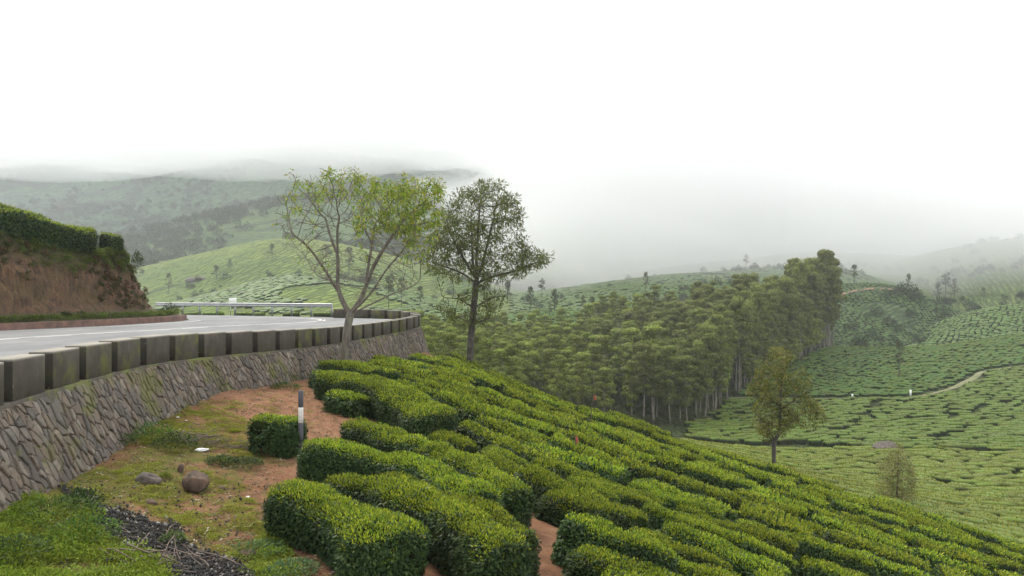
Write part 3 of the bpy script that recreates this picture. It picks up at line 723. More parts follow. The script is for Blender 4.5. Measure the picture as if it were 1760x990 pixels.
# geometry-nodes scatter for what nobody could count
def scatter(name, pts, protos, mats=(), label=None, cat=None, kind='stuff'):
    """pts: list of (loc, euler, scale3, idx); protos: list of mesh datablocks"""
    c = bpy.data.collections.new(name + '_shapes')
    for i, me in enumerate(protos): c.objects.link(bpy.data.objects.new('%s_shape_%02d' % (name, i), me))
    me = bpy.data.meshes.new(name); n = len(pts); me.vertices.add(n)
    me.vertices.foreach_set('co', np.array([p[0] for p in pts], dtype=np.float32).ravel())
    for nm, k, ty in (('rot', 1, 'FLOAT_VECTOR'), ('scl', 2, 'FLOAT_VECTOR')):
        a = me.attributes.new(nm, ty, 'POINT'); a.data.foreach_set('vector', np.array([tuple(p[k]) for p in pts], dtype=np.float32).ravel())
    a = me.attributes.new('idx', 'INT', 'POINT'); a.data.foreach_set('value', np.array([p[3] for p in pts], dtype=np.int32))
    o = add(name, me, kind=kind, label=label, cat=cat)
    ng = bpy.data.node_groups.new(name + '_nodes', 'GeometryNodeTree')
    ng.interface.new_socket('Geometry', in_out='INPUT', socket_type='NodeSocketGeometry'); ng.interface.new_socket('Geometry', in_out='OUTPUT', socket_type='NodeSocketGeometry')
    gi = ng.nodes.new('NodeGroupInput'); go = ng.nodes.new('NodeGroupOutput'); ip = ng.nodes.new('GeometryNodeInstanceOnPoints')
    ci = ng.nodes.new('GeometryNodeCollectionInfo'); ci.inputs['Collection'].default_value = c; ci.inputs['Separate Children'].default_value = True; ci.inputs['Reset Children'].default_value = True
    def na(nm, dt):
        x = ng.nodes.new('GeometryNodeInputNamedAttribute'); x.data_type = dt; x.inputs[0].default_value = nm; return x.outputs[0]
    er = ng.nodes.new('FunctionNodeEulerToRotation')
    lk = ng.links.new
    lk(gi.outputs[0], ip.inputs['Points']); lk(ci.outputs[0], ip.inputs['Instance']); ip.inputs['Pick Instance'].default_value = True
    lk(na('idx', 'INT'), ip.inputs['Instance Index']); lk(na('rot', 'FLOAT_VECTOR'), er.inputs[0]); lk(er.outputs[0], ip.inputs['Rotation']); lk(na('scl', 'FLOAT_VECTOR'), ip.inputs['Scale'])
    lk(ip.outputs[0], go.inputs[0])
    md = o.modifiers.new('scatter', 'NODES'); md.node_group = ng; return o
if FAR_BUSH: scatter('tea_bushes', FAR_BUSH, PM, label='far rows of clipped tea bushes along the brow of the near slope', cat='tea bushes')

# ============================================================= eroded earth bank on the left
BS = [  # toe X,Y | crest X,Y,Z | rear X,Y,Z
    (-37.6, 20, -39.6, 21, 5.2, -54, 28, 9), (-31.8, 31.2, -33.6, 32.2, 4.75, -47, 39, 8.4), (-27.3, 40.4, -29.0, 41.5, 3.95, -41, 47, 7.4), (-25.2, 45.6, -27.0, 46.3, 3.0, -38, 52, 6.2),
    (-23.9, 49.9, -25.9, 49.4, 2.75, -34, 55, 4.4), (-23.7, 53.0, -25.4, 51.4, 2.95, -32, 56, 3.6), (-25.0, 55.8, -27.2, 53.2, 2.9, -33, 57, 3.4), (-28.6, 58.4, -30, 55.2, 3.1, -35, 58, 3.5), (-35, 60.6, -35.5, 57, 3.4, -40, 58.5, 3.8)]
BSs = catmull(np.array(BS, float), 14)
def bank():
    K = resample(catmull(KERB, 10), .1); n = len(BSs); rows = []
    kd = np.r_[0, np.cumsum(np.linalg.norm(np.diff(K, axis=0), axis=1))]
    prof = [(0, 0), (.12, .03), (.28, .14), (.42, .30), (.55, .48), (.66, .66), (.77, .83), (.87, .95), (1, 1)]
    fine = np.linspace(0, 1, 34); pf = np.array(prof); V = []; Cc = []
    for i, s in enumerate(BSs):
        toe = s[:2]; crest = s[2:5]; rear = s[5:8]; kp = K[np.argmin(np.linalg.norm(K - toe, axis=1))]; rz = float(road_z(*kp))
        kq = kp + unit(toe - kp) * .25; tz = rz + .62
        for t in (0, .5, 1):
            q = kq + (toe - kq) * t; V.append((q[0], q[1], rz + .30 + .3 * t)); Cc.append(.45)
        for f_ in fine[1:]:
            a = np.interp(f_, pf[:, 1], pf[:, 0]); q = toe + (crest[:2] - toe) * a; z = tz + (crest[2] - tz) * f_
            V.append((q[0], q[1], z)); Cc.append(.04 + max(0, (f_ - .62)) * .95 + max(0, .06 - f_) * 4)
        for t in (.08, .2, .4, .7, 1):
            q = crest + (rear - crest) * t; V.append(tuple(q)); Cc.append(.5)
    V = np.array(V); nv = 3 + 33 + 5; Cc = np.array(Cc)
    G = V.reshape(n, nv, 3); nr = fbm(G[..., 0] * .5, G[..., 1] * .5, G[..., 2] * .9, 4, 5) * .40 + fbm(G[..., 0] * 2.2, G[..., 1] * 2.2, G[..., 2] * 1.2, 14, 4) * .20
    wgt = np.ones(nv); wgt[:3] = .12; wgt[3:7] = (.25, .45, .7, .85); wgt[-5:] = .4
    outd = unit(np.stack([BSs[:, 0] - BSs[:, 2], BSs[:, 1] - BSs[:, 3], 0 * BSs[:, 0]], 1)); G += outd[:, None] * (nr * wgt[None])[..., None]; G[..., 2] += nr * .3 * wgt[None]
    me = mesh('earth_bank', G.reshape(-1, 3), grid_faces(n, nv), col=np.stack([Cc] * 3, 1), smooth=True)
    add('earth_bank', me, mats=[M['bank_earth']], kind='structure')
    return G
BG = bank()
def bank_hedges():
    def crest_line(i0, i1, back, zo): 
        q = BSs[i0:i1]; c = q[:, 2:5]; r_ = q[:, 5:8]; return c + (r_ - c) * back + np.array((0, 0, zo))
    e = int(14 * 4.08)
    for b_, h, wd, seed, lab, i0, i1 in ((.03, 1.5, 1.7, 61, 'tall dark tea hedge along the edge of the red earth bank', 0, e), (.16, 1.45, 1.9, 62, 'second row of clipped tea behind the dark hedge on the bank', 0, e - 6), (.30, 1.3, 2.2, 63, 'third row of clipped tea highest on the bank', 0, e - 12)):
        base = crest_line(i0, i1, b_, -.15); base = base[base[:, 1] > 30]
        me = tea_mesh('tea_hedge', base - base[0], wd, h, 420, .11, seed, lump=.38); o = add('tea_hedge', me, label=lab, cat='hedge', group='tea hedges on the earth bank'); o.location = base[0]
    q = P(190, 428, 51.0); base = np.array([(q[0] - .75, q[1] + .1, q[2] + .02), (q[0], q[1], q[2]), (q[0] + .75, q[1] - .1, q[2] - .05)])
    me = tea_mesh('tea_bush', base - base[1], 1.1, .92, 500, .09, 64, lump=.12); o = add('tea_bush', me, label='small rounded tea bush alone at the right end of the bank top', cat='tea bush'); o.location = base[1]
bank_hedges()

# ============================================================= small leafy plants
def tuft_mesh(name, seed, r=.3, h=.3, n=160, leaf=.07, cols=((.06, .11, .02), (.10, .16, .03)), stems=9):
    g = np.random.default_rng(seed); a = g.uniform(0, 2 * np.pi, n); rr = r * np.sqrt(g.random(n)); z = h * g.random(n) ** .8 * (1 - .6 * (rr / r) ** 2)
    Pp = np.stack([rr * np.cos(a), rr * np.sin(a), z], 1); Dir = unit(Pp * (1, 1, .5) + .03) + rnd_dir(n, g) * .7 + np.array((0, 0, .3)); Nv = rnd_dir(n, g) * .5 + np.array((0, 0, 1.))
    c0 = np.array(cols); k = g.random(n)[:, None]; col = (c0[0] * (1 - k) + c0[1] * k) * g.uniform(.7, 1.2, n)[:, None]
    pr = [(*leaf_quads(Pp, Dir, Nv, leaf * g.uniform(.6, 1.3, n), leaf * .5, col)[:2], 0, None)]
    V, Fq, c = leaf_quads(Pp, Dir, Nv, leaf * g.uniform(.6, 1.3, n), leaf * .5, col); pr = [(V, Fq, 0, c)]
    for k in range(stems):
        i = g.integers(n); p = Pp[i]; v, f_ = tube(np.array([(p[0] * .2, p[1] * .2, -.03), p * (.7, .7, .6), p]), (.008, .006, .003), 3); pr.append((v, f_, 0, (.08, .09, .03)))
    V, Fq, mi, c = merge(pr); me = mesh(name, V, Fq, mi, c); me.materials.append(M['weed_leaf']); return me
# ============================================================= trees grown by space colonisation
def grow(limbs, attr, D=.28, di=3.0, dk=.4, iters=70, g=rng, droop=0.0):
    nodes = []; par = []
    def near(p):
        if not nodes: return -1
        return int(np.argmin(np.linalg.norm(np.array(nodes) - p, axis=1)))
    for L_ in limbs:
        pts = resample(catmull(L_, 6), D); k = near(pts[0])
        for p in pts[(0 if k < 0 else 1):]:
            nodes.append(p); par.append(k); k = len(nodes) - 1
    nodes = list(map(np.array, nodes)); A = np.array(attr)
    for it in range(iters):
        Nn = np.array(nodes)
        if not len(A): break
        d = np.linalg.norm(A[:, None] - Nn[None], axis=2); j = d.argmin(1); md = d[np.arange(len(A)), j]
        A_keep = md > dk; use = (md < di) & A_keep
        if not use.any(): break
        dirs = {}
        U = unit(A[use] - Nn[j[use]])
        acc = np.zeros((len(Nn), 3)); np.add.at(acc, j[use], U); idx = np.unique(j[use]); added = 0
        for i in idx:
            v = acc[i]; nv = np.linalg.norm(v)
            if nv < 1e-3: continue
            v = v / nv + g.normal(0, .16, 3) + np.array((0, 0, -droop)); v /= np.linalg.norm(v); q = Nn[i] + v * D
            if np.linalg.norm(Nn - q, axis=1).min() < D * .45: continue
            nodes.append(q); par.append(int(i)); added += 1
        A = A[A_keep]
        if not added: break
    return np.array(nodes), np.array(par)
def branch_mesh(nodes, par, r_tip, r_base, expo=1.85, ns=6):
    n = len(nodes); ch = [[] for _ in range(n)]
    for i, p in enumerate(par):
        if p >= 0: ch[p].append(i)
    cnt = np.zeros(n); order = []
    st = [i for i in range(n) if par[i] < 0]
    while st: i = st.pop(); order.append(i); st += ch[i]
    for i in reversed(order): cnt[i] = 1 if not ch[i] else sum(cnt[c] for c in ch[i])
    rad = r_tip * cnt ** (1 / expo); k = r_base / rad.max()
    rad = r_tip + (rad - r_tip) * (r_base - r_tip) / max(rad.max() - r_tip, 1e-6)
    parts = []; tips = [i for i in range(n) if not ch[i]]
    roots = [i for i in range(n) if par[i] < 0]; stack = [(r_, None) for r_ in roots]
    while stack:
        s, prev = stack.pop(); chain = ([prev] if prev is not None else []) + [s]; i = s
        while ch[i]:
            b_ = max(ch[i], key=lambda c: cnt[c])
            for c in ch[i]:
                if c != b_: stack.append((c, i))
            chain.append(b_); i = b_
        if len(chain) < 2: continue
        pts = nodes[chain].copy(); rr = rad[chain].copy()
        if prev is not None: rr[0] = rr[1]
        if len(pts) > 3: pts[1:-1] = pts[1:-1] * .5 + (pts[:-2] + pts[2:]) * .25
        V, Fq = tube(pts, rr, ns if rr.max() > .03 else 3); parts.append((V, Fq, 0, (1, 1, 1)))
    V, Fq, mi, c = merge(parts); return (V, Fq), np.array(tips), rad
def in_poly(px, py, poly):
    poly = np.array(poly, float); x1, y1 = poly[:, 0], poly[:, 1]; x2, y2 = np.roll(x1, -1), np.roll(y1, -1); c = np.zeros(len(px), bool)
    for a, b_, c_, d_ in zip(x1, y1, x2, y2):
        c ^= ((b_ > py) != (d_ > py)) & (px < (c_ - a) * (py - b_) / (d_ - b_ + 1e-12) + a)
    return c
def crown_points(poly, d, n, depth, g):
    poly = np.array(poly, float); lo, hi = poly.min(0), poly.max(0); out = []
    cx, cy_ = poly.mean(0); rx, ry = (hi - lo) / 2
    while len(out) < n:
        px = g.uniform(lo[0], hi[0], 4 * n); py = g.uniform(lo[1], hi[1], 4 * n); k = in_poly(px, py, poly); px, py = px[k], py[k]
        q = 1 - np.clip(((px - cx) / rx) ** 2 * .8, 0, .95); dz = g.uniform(-1, 1, len(px)) * depth * np.sqrt(q)
        for a, b_, c in zip(px, py, dz): out.append(P(a, b_, d) + np.array((0, c, 0)))
    return np.array(out[:n])
def limb(pts, d, dz=None):
    n = len(pts); dz = dz or [0] * n; return np.array([P(a, b_, d) + np.array((0, z, 0)) for (a, b_), z in zip(pts, dz)])
def px_of(p): return 880 + p[:, 0] / p[:, 1] * F, HY - p[:, 2] / p[:, 1] * F
def sprays(tip, dirv, g, nl, leaf, wr, spread, cols, droop=.2, narrow=False, rad=.25):
    """leaf clusters round the twig ends"""
    n = len(tip) * nl; Pp = np.repeat(tip, nl, 0); Dv = np.repeat(dirv, nl, 0); off = rnd_dir(n, g)
    Pp = Pp + off * g.random(n)[:, None] ** .6 * rad - Dv * g.random(n)[:, None] * rad * .6
    Dir = Dv * .8 + off * spread + np.array((0, 0, -droop)); Nv = rnd_dir(n, g) * .6 + np.array((0, 0, 1.))
    c0 = np.array(cols); col = c0[g.integers(len(c0), size=n)] * g.uniform(.75, 1.2, n)[:, None]
    Ls = leaf * g.uniform(.6, 1.25, n); return leaf_quads(Pp, Dir, Nv, Ls, Ls * wr, col)
def make_tree(name, label, cat, base, limbs, attr, r_tip, r_base, barkm, leaf_fn, D, dk, di=3.0, iters=70, seed=1, droop=0, group=None, expo=1.85):
    g = np.random.default_rng(seed); nodes, par = grow(limbs, attr, D, di, dk, iters, g, droop); (V, Fq), tips, rad = branch_mesh(nodes, par, r_tip, r_base, expo)
    root = add(name, None, label=label, cat=cat, group=group); root.location = base
    me = mesh('trunk', V - base, Fq, smooth=True); add('trunk', me, root, [barkm])
    dv = unit(nodes - nodes[np.maximum(par, 0)] + 1e-6); V, Fq, c = leaf_fn(nodes, par, tips, dv, rad, g)
    me = mesh('crown', V - base, Fq, col=c); add('crown', me, root, [M['tree_leaf']]); return root

def tree_bare():
    d = 33.0; g = np.random.default_rng(3)
    poly = [(474, 385), (480, 350), (505, 300), (530, 305), (562, 296), (600, 288), (640, 300), (665, 318), (700, 305), (735, 312), (764, 308), (768, 345), (748, 390), (750, 430), (728, 455), (715, 490), (660, 505), (625, 515), (585, 500), (545, 480), (510, 455), (488, 410)]
    A = crown_points(poly, d, 2100, 2.3, g)
    gzb = float(gz((590 - 880) / F * d, d)); yb = HY - (gzb - .15) / d * F
    T = [limb([(588, yb), (591, 620), (594, 590), (598, 560), (602, 540)], d),
         limb([(602, 540), (588, 518), (579, 490), (578, 450), (577, 400), (582, 370)], d, [0, .1, .2, .3, .3, .2]),
         limb([(580, 500), (555, 455), (535, 425), (510, 403)], d, [.2, -.3, -.6, -.9]),
         limb([(583, 510), (560, 480), (540, 476), (520, 458)], d, [.2, .6, 1, 1.3]),
         limb([(602, 540), (622, 505), (628, 460), (634, 410), (638, 380)], d, [0, .3, .6, .9, 1]),
         limb([(624, 500), (645, 455), (672, 415), (690, 392)], d, [.3, -.2, -.5, -.7]),
         limb([(604, 538), (640, 505), (672, 462), (698, 436)], d, [0, -.5, -.9, -1.2]),
         limb([(603, 540), (635, 522), (668, 505), (700, 492), (716, 478)], d, [0, .6, 1.0, 1.4, 1.6]),
         limb([(578, 440), (560, 400), (550, 370)], d, [.3, .7, 1.0]),
         limb([(634, 420), (616, 385), (610, 365)], d, [.9, 1.2, 1.5])]
    def lf(nodes, par, tips, dv, rad, g):
        px, py = px_of(nodes); 
        den = np.where((px > 610) & (py < 400), .95, 0) + np.where((px > 690) & (py < 450), .7, 0) + np.where((px <= 610) & (py < 345), .22, 0) + np.where((px < 560) & (py < 400), .08, 0) + .02 + np.where((py < 325), .22, 0)
        fine = (rad < .02); cl = np.clip(.75 + 1.3 * fbm(nodes[:, 0] * 1.1, nodes[:, 1] * 1.1, nodes[:, 2] * 1.1, 31, 2), .08, 1.5); pick = np.where(fine & (g.random(len(nodes)) < den * .62 * cl))[0]
        return sprays(nodes[pick], dv[pick], g, 12, .165, .40, .9, ((.19, .27, .025), (.14, .21, .02), (.26, .29, .03), (.10, .16, .02), (.24, .22, .03)), .55, rad=.22)
    make_tree('roadside_tree', 'vase shaped tree with bare branches and thin yellow green leaves before the wall', 'tree', T[0][0], T, A, .0105, .175, M['bark_pale'], lf, .15, .19, 1.8, 90, 3, group=None, expo=1.75)
tree_bare()
def tree_silver():
    d = 47.0; g = np.random.default_rng(4)
    poly = [(728, 470), (726, 430), (742, 395), (768, 368), (774, 345), (800, 322), (812, 328), (828, 304), (845, 322), (866, 312), (882, 338), (896, 352), (906, 385), (885, 415), (905, 420), (922, 432), (948, 440), (935, 458), (890, 476), (862, 486), (835, 482), (800, 488), (770, 480)]
    low = [(765, 500), (800, 492), (840, 490), (882, 505), (870, 520), (858, 548), (820, 560), (770, 548), (745, 520)]
    A = np.vstack([crown_points(poly, d, 2000, 3.2, g), crown_points(low, d, 420, 2.2, g)])
    x0 = (806 - 880) / F * d; yb = HY - (float(gz(x0, d)) - .2) / d * F
    T = [limb([(806, yb), (808, 610), (811, 560), (815, 520), (819, 487)], d), limb([(819, 487), (812, 450), (810, 400), (808, 370)], d, [0, .5, .7, .9]), limb([(819, 487), (820, 440), (824, 380), (826, 350)], d, [0, -.6, -.8, -1]),
         limb([(819, 487), (832, 440), (843, 395), (850, 370)], d, [0, .3, .5, .5]), limb([(819, 487), (845, 476), (880, 468), (915, 455), (942, 443)], d, [0, -.4, -.8, -1, -1.1]), limb([(818, 487), (795, 470), (765, 458), (738, 448)], d, [0, .6, 1, 1.3]),
         limb([(818, 480), (795, 440), (775, 400), (770, 375)], d, [0, -.8, -1.2, -1.4]), limb([(814, 530), (790, 514), (765, 512)], d, [0, -.6, -1]), limb([(814, 530), (845, 512), (872, 508)], d, [0, .6, 1]), limb([(811, 560), (790, 546), (772, 545)], d, [0, .5, .9]), limb([(811, 560), (835, 548), (852, 546)], d, [0, -.5, -.9])]
    def lf(nodes, par, tips, dv, rad, g):
        px, py = px_of(nodes); cl = np.clip(.7 + 1.5 * fbm(nodes[:, 0] * .8, nodes[:, 1] * .8, nodes[:, 2] * .8, 33, 2), .05, 1.4); k = (rad < .03) & (g.random(len(nodes)) < np.where(py > 488, .42, .50) * cl); pick = np.where(k)[0]
        return sprays(nodes[pick], dv[pick], g, 26, .23, .29, 1.0, ((.075, .115, .024), (.10, .14, .03), (.13, .155, .036), (.09, .135, .026), (.16, .165, .05)), .1, rad=.32)
    make_tree('silver_oak_tree', 'silver oak with dark trunk and feathery olive crown past the wall end', 'tree', T[0][0], T, A, .013, .21, M['bark_dark'], lf, .27, .36, 2.8, 70, 4)
tree_silver()
def tree_golden():
    d = 43.0; g = np.random.default_rng(5)
    poly = [(1346, 597), (1368, 606), (1374, 640), (1376, 655), (1398, 652), (1382, 676), (1410, 700), (1412, 722), (1380, 735), (1340, 742), (1310, 744), (1285, 728), (1280, 705), (1300, 690), (1292, 672), (1308, 645), (1320, 618), (1334, 604)]
    A = crown_points(poly, d, 750, 1.7, g); x0 = (1330 - 880) / F * d; yb = HY - (float(gz(x0, d)) - .2) / d * F
    T = [limb([(1330, yb), (1330, 780), (1330, 758)], d), limb([(1330, 758), (1340, 742), (1342, 700), (1346, 650), (1350, 605)], d, [0, 0, .1, .1, 0]), limb([(1332, 756), (1318, 738), (1300, 715), (1288, 705)], d, [0, -.3, -.6, -.7]), limb([(1340, 740), (1362, 728), (1388, 712), (1408, 705)], d, [0, .3, .6, .6]), limb([(1342, 700), (1320, 680), (1305, 660)], d, [0, .5, .7]), limb([(1342, 705), (1368, 680), (1390, 660)], d, [0, -.5, -.8])]
    def lf(nodes, par, tips, dv, rad, g):
        cl = np.clip(.7 + 1.6 * fbm(nodes[:, 0] * 1.6, nodes[:, 1] * 1.6, nodes[:, 2] * 1.6, 35, 2), .03, 1.3); pick = np.where((rad < .03) & (g.random(len(nodes)) < .85 * cl))[0]
        return sprays(nodes[pick], dv[pick], g, 20, .19, .38, 1.0, ((.15, .155, .03), (.11, .13, .025), (.20, .18, .04), (.07, .095, .022)), .1, rad=.26)
    make_tree('silver_oak_tree', 'golden olive silver oak with a short dark trunk on the brow', 'tree', T[0][0], T, A, .010, .11, M['bark_dark'], lf, .20, .28, 2.0, 60, 5)
tree_golden()
def far_tree(name, label, poly, d, yb, px0, n, cols, leaf, dens, nl=12, seed=9, r=.12, wr=.4, ground=None, group=None, barkm='bark_dark', dk=None):
    g = np.random.default_rng(seed); poly = np.array(poly, float); A = crown_points(poly, d, n, (poly[:, 0].max() - poly[:, 0].min()) / F * d * .42, g)
    top = poly[poly[:, 1].argmin()]; cy_ = poly[:, 1].mean(); T = [limb([(px0, yb), (px0 + (top[0] - px0) * .2, (yb + cy_) / 2), (px0 * .5 + top[0] * .5, cy_), (top[0], top[1] + 3)], d)]
    H_ = (yb - top[1]) / F * d; D = H_ / 26
    def lf(nodes, par, tips, dv, rad, g):
        pick = np.where((rad < r * .35) & (g.random(len(nodes)) < dens))[0]; return sprays(nodes[pick], dv[pick], g, nl, leaf, wr, 1.0, cols, .1, rad=D * 1.3)
    return make_tree(name, label, 'tree', T[0][0], T, A, r * .09, r, M[barkm], lf, D, D * 1.25, D * 9, 45, seed, group=group)
far_tree('young_tree', 'thin pale olive young tree rising behind the brow at the right', [(1545, 760), (1560, 785), (1575, 825), (1572, 852), (1540, 862), (1508, 850), (1510, 815), (1524, 780)], 58, 880, 1541, 700, ((.20, .20, .06), (.15, .165, .045), (.25, .23, .08)), .20, .5, 11, 12, .07)
# ============================================================= valley floor and far hills
HILLS = {}
def hill(name, pts, px0, px1, d0, d1, matr, nc=90, nr=70, rough=.02, lam=.002, kind='structure', trend=(0, 0), seed=1, sc=None):
    cp = np.array([P(*q) for q in pts]); S = 1 / (sc or d1 * .3); c2 = cp.copy(); c2[:, :2] *= S; wv = tps_fit(c2, lam)
    def zf(x, y):
        x = np.asarray(x, float); y = np.asarray(y, float); z = tps_eval(c2, wv, x * S, y * S)
        a = rough * d1 * .1; return z + a * fbm(x * 8 / d1, y * 8 / d1, 0, seed, 5)
    pxs = np.linspace(px0, px1, nc); ds = np.geomspace(d0, d1, nr); X = (pxs[:, None] - 880) / F * ds[None]; Y = np.broadcast_to(ds[None], X.shape)
    Z = zf(X, Y); me = mesh('hill', np.stack([X, Y, Z], -1).reshape(-1, 3), grid_faces(nc, nr), smooth=True)
    add(name, me, mats=[matr], kind=kind); HILLS[seed] = zf; return zf
G1, G2 = (.075, .12, .035), (.11, .16, .045)
hillmat('tea_floor', (.03, .045, .012), (.045, .06, .016), 1.3, .2, .3)
VAL = [(1950, 1120, 38), (1760, 1080, 38), (1500, 960, 40), (1760, 960, 50), (1950, 990, 50), (1500, 880, 52), (1250, 900, 45), (1300, 800, 60), (1500, 848, 62), (1760, 905, 60), (1950, 930, 60), (1100, 800, 60), (800, 720, 60), (900, 760, 60), (500, 650, 90),
       (1400, 845, 78), (1500, 846, 80), (1600, 850, 80), (1760, 862, 80), (1950, 868, 80), (1760, 885, 69), (1620, 868, 69), (1250, 772, 112), (1400, 771, 110), (1500, 778, 105), (1600, 781, 104), (1760, 784, 103), (1950, 790, 103),
       (1200, 748, 122), (1300, 745, 124), (1400, 738, 126), (1500, 738, 126), (1600, 738, 126), (1760, 738, 126), (1950, 738, 126), (1390, 691, 158), (1500, 686, 160), (1565, 684, 160), (1620, 673, 164), (1670, 656, 172), (1692, 637, 182), (1760, 629, 187), (1950, 615, 190),
       (1400, 648, 188), (1500, 640, 192), (1600, 628, 197), (1760, 600, 207), (1400, 604, 228), (1440, 594, 236), (1520, 599, 236), (1600, 598, 235), (1700, 583, 232), (1760, 573, 230), (1950, 555, 230), (1400, 640, 275), (1520, 640, 280), (1700, 630, 280), (1950, 610, 280),
       (1190, 738, 128), (1110, 730, 135), (1000, 722, 122), (900, 695, 112), (800, 645, 104), (730, 640, 94), (1290, 660, 165), (1380, 606, 206), (1340, 584, 235), (1250, 584, 234), (1150, 586, 230), (1050, 585, 226), (950, 588, 216), (850, 596, 212), (760, 600, 205),
       (1200, 640, 180), (1100, 650, 178), (1000, 645, 165), (880, 640, 155), (800, 610, 155), (740, 590, 150), (900, 531, 262), (960, 537, 258), (1030, 536, 262), (1060, 545, 262), (860, 545, 262), (780, 560, 262), (700, 570, 250), (600, 600, 200), (400, 620, 200), (1000, 580, 310), (1200, 610, 300), (800, 590, 310)]
zval = hill('valley', VAL, 300, 2300, 36, 330, M['tea_floor'], 200, 130, .012, .0005, seed=2)
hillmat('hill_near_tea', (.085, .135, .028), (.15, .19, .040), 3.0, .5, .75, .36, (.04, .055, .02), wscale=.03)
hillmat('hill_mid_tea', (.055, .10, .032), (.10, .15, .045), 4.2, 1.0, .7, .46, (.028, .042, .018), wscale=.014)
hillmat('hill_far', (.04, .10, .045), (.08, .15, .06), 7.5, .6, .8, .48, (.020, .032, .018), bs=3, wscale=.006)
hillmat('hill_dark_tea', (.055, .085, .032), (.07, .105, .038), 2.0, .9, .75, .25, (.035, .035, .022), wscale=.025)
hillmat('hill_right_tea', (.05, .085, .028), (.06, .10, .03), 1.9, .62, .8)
# light green hills behind the guardrail
hill('hill', [(200, 560, 215), (400, 560, 205), (600, 560, 205), (760, 580, 210), (900, 590, 230), (230, 533, 290), (290, 523, 298), (380, 506, 308), (440, 485, 318), (500, 472, 325), (560, 478, 325), (620, 490, 322), (690, 501, 315), (760, 519, 303), (830, 545, 290), (900, 570, 285), (400, 540, 250), (550, 530, 255), (700, 545, 250), (230, 560, 360), (500, 520, 390), (700, 545, 380), (880, 600, 340), (100, 560, 300)],
     120, 930, 200, 400, M['hill_near_tea'], 130, 80, .03, .0003, seed=3)
hill('hill', [(100, 540, 380), (400, 530, 380), (700, 540, 370), (850, 560, 370), (180, 480, 520), (250, 456, 510), (350, 436, 505), (430, 419, 500), (490, 411, 500), (560, 419, 500), (640, 440, 500), (740, 468, 495), (830, 505, 480), (300, 500, 430), (500, 480, 430), (650, 505, 430), (200, 500, 640), (480, 440, 660), (700, 480, 660), (0, 510, 500)],
     0, 900, 370, 660, M['hill_near_tea'], 120, 80, .05, .0003, seed=4)
hill('hill', [(-100, 500, 580), (200, 490, 580), (500, 470, 580), (800, 470, 600), (-100, 440, 900), (100, 425, 900), (250, 402, 900), (330, 381, 890), (400, 368, 890), (470, 352, 900), (560, 338, 920), (650, 335, 950), (780, 350, 950), (900, 390, 930), (980, 420, 900), (300, 435, 720), (500, 405, 720), (650, 410, 720), (200, 470, 1150), (500, 380, 1200), (800, 380, 1200), (-300, 450, 900)],
     -350, 1050, 570, 1250, M['hill_mid_tea'], 130, 80, .06, .0003, seed=5)
hill('mountain', [(-500, 450, 1000), (0, 440, 1000), (500, 430, 1000), (1000, 450, 1000), (-500, 262, 1600), (0, 265, 1600), (300, 285, 1600), (500, 258, 1600), (700, 275, 1650), (900, 280, 1600), (1050, 310, 1600), (-500, 300, 2000), (0, 300, 2000), (400, 310, 2000), (800, 320, 2000), (1000, 330, 2000), (1200, 380, 2000), (200, 378, 1250), (420, 345, 1250), (700, 370, 1250), (100, 340, 1400), (1250, 390, 1550), (-900, 300, 1700)],
     -800, 1400, 980, 2020, M['hill_far'], 170, 110, .14, .0003, seed=6)
# right half
hillmat('hill_pale', (.10, .145, .04), (.15, .19, .05), 3.0, .3, .6, .25, (.04, .05, .025), wscale=.02)
zK = hill('hill', [(650, 590, 300), (650, 520, 420), (750, 590, 300), (780, 512, 430), (700, 490, 600), (850, 590, 300), (1050, 590, 310), (1250, 600, 310), (1420, 610, 320), (900, 512, 420), (1000, 500, 410), (1080, 486, 420), (1180, 476, 430), (1300, 470, 440), (1400, 465, 440), (1470, 470, 430), (1000, 545, 350), (1150, 530, 360), (1300, 540, 360), (1000, 505, 560), (1200, 455, 620), (1400, 440, 620), (1550, 500, 430)],
     600, 1600, 295, 640, M['hill_pale'], 120, 80, .04, .0003, seed=7)
zD = hill('hill', [(1380, 605, 262), (1440, 602, 268), (1520, 604, 272), (1600, 600, 275), (1420, 500, 335), (1470, 488, 338), (1520, 492, 335), (1570, 505, 330), (1620, 530, 325), (1665, 560, 315), (1440, 550, 300), (1530, 550, 300), (1600, 575, 295), (1350, 520, 330), (1450, 520, 400), (1600, 560, 400), (1700, 590, 300)],
     1340, 1700, 262, 410, M['hill_dark_tea'], 90, 70, .035, .0003, seed=8)
zE = hill('hill', [(1540, 604, 248), (1620, 603, 250), (1700, 600, 252), (1760, 590, 252), (1950, 580, 252), (1500, 612, 280), (1560, 590, 290), (1600, 568, 292), (1660, 541, 295), (1720, 528, 298), (1760, 524, 300), (1950, 505, 300), (1640, 575, 270), (1720, 562, 272), (1620, 600, 350), (1760, 565, 370), (1950, 550, 370)],
     1490, 2100, 247, 380, M['hill_right_tea'], 110, 70, .015, .0003, seed=9)
hill('hill', [(1450, 560, 400), (1600, 560, 400), (1760, 560, 400), (2000, 560, 400), (1500, 500, 500), (1560, 478, 520), (1620, 445, 530), (1690, 424, 540), (1760, 416, 540), (2000, 400, 540), (1580, 515, 450), (1700, 480, 460), (1600, 470, 700), (1760, 440, 700), (2000, 430, 700)],
     1420, 2200, 395, 720, M['hill_pale'], 100, 70, .07, .0003, seed=10)
hill('mountain', [(500, 520, 620), (600, 470, 850), (850, 540, 600), (1200, 530, 640), (1600, 520, 700), (2000, 500, 700), (900, 500, 850), (1200, 470, 900), (1500, 455, 950), (1800, 450, 950), (2200, 450, 950), (1000, 500, 1300), (1400, 480, 1400), (1800, 470, 1400), (2200, 470, 1400), (2600, 470, 1400)],
     600, 2600, 600, 1500, M['hill_far'], 120, 80, .04, .0003, seed=11)

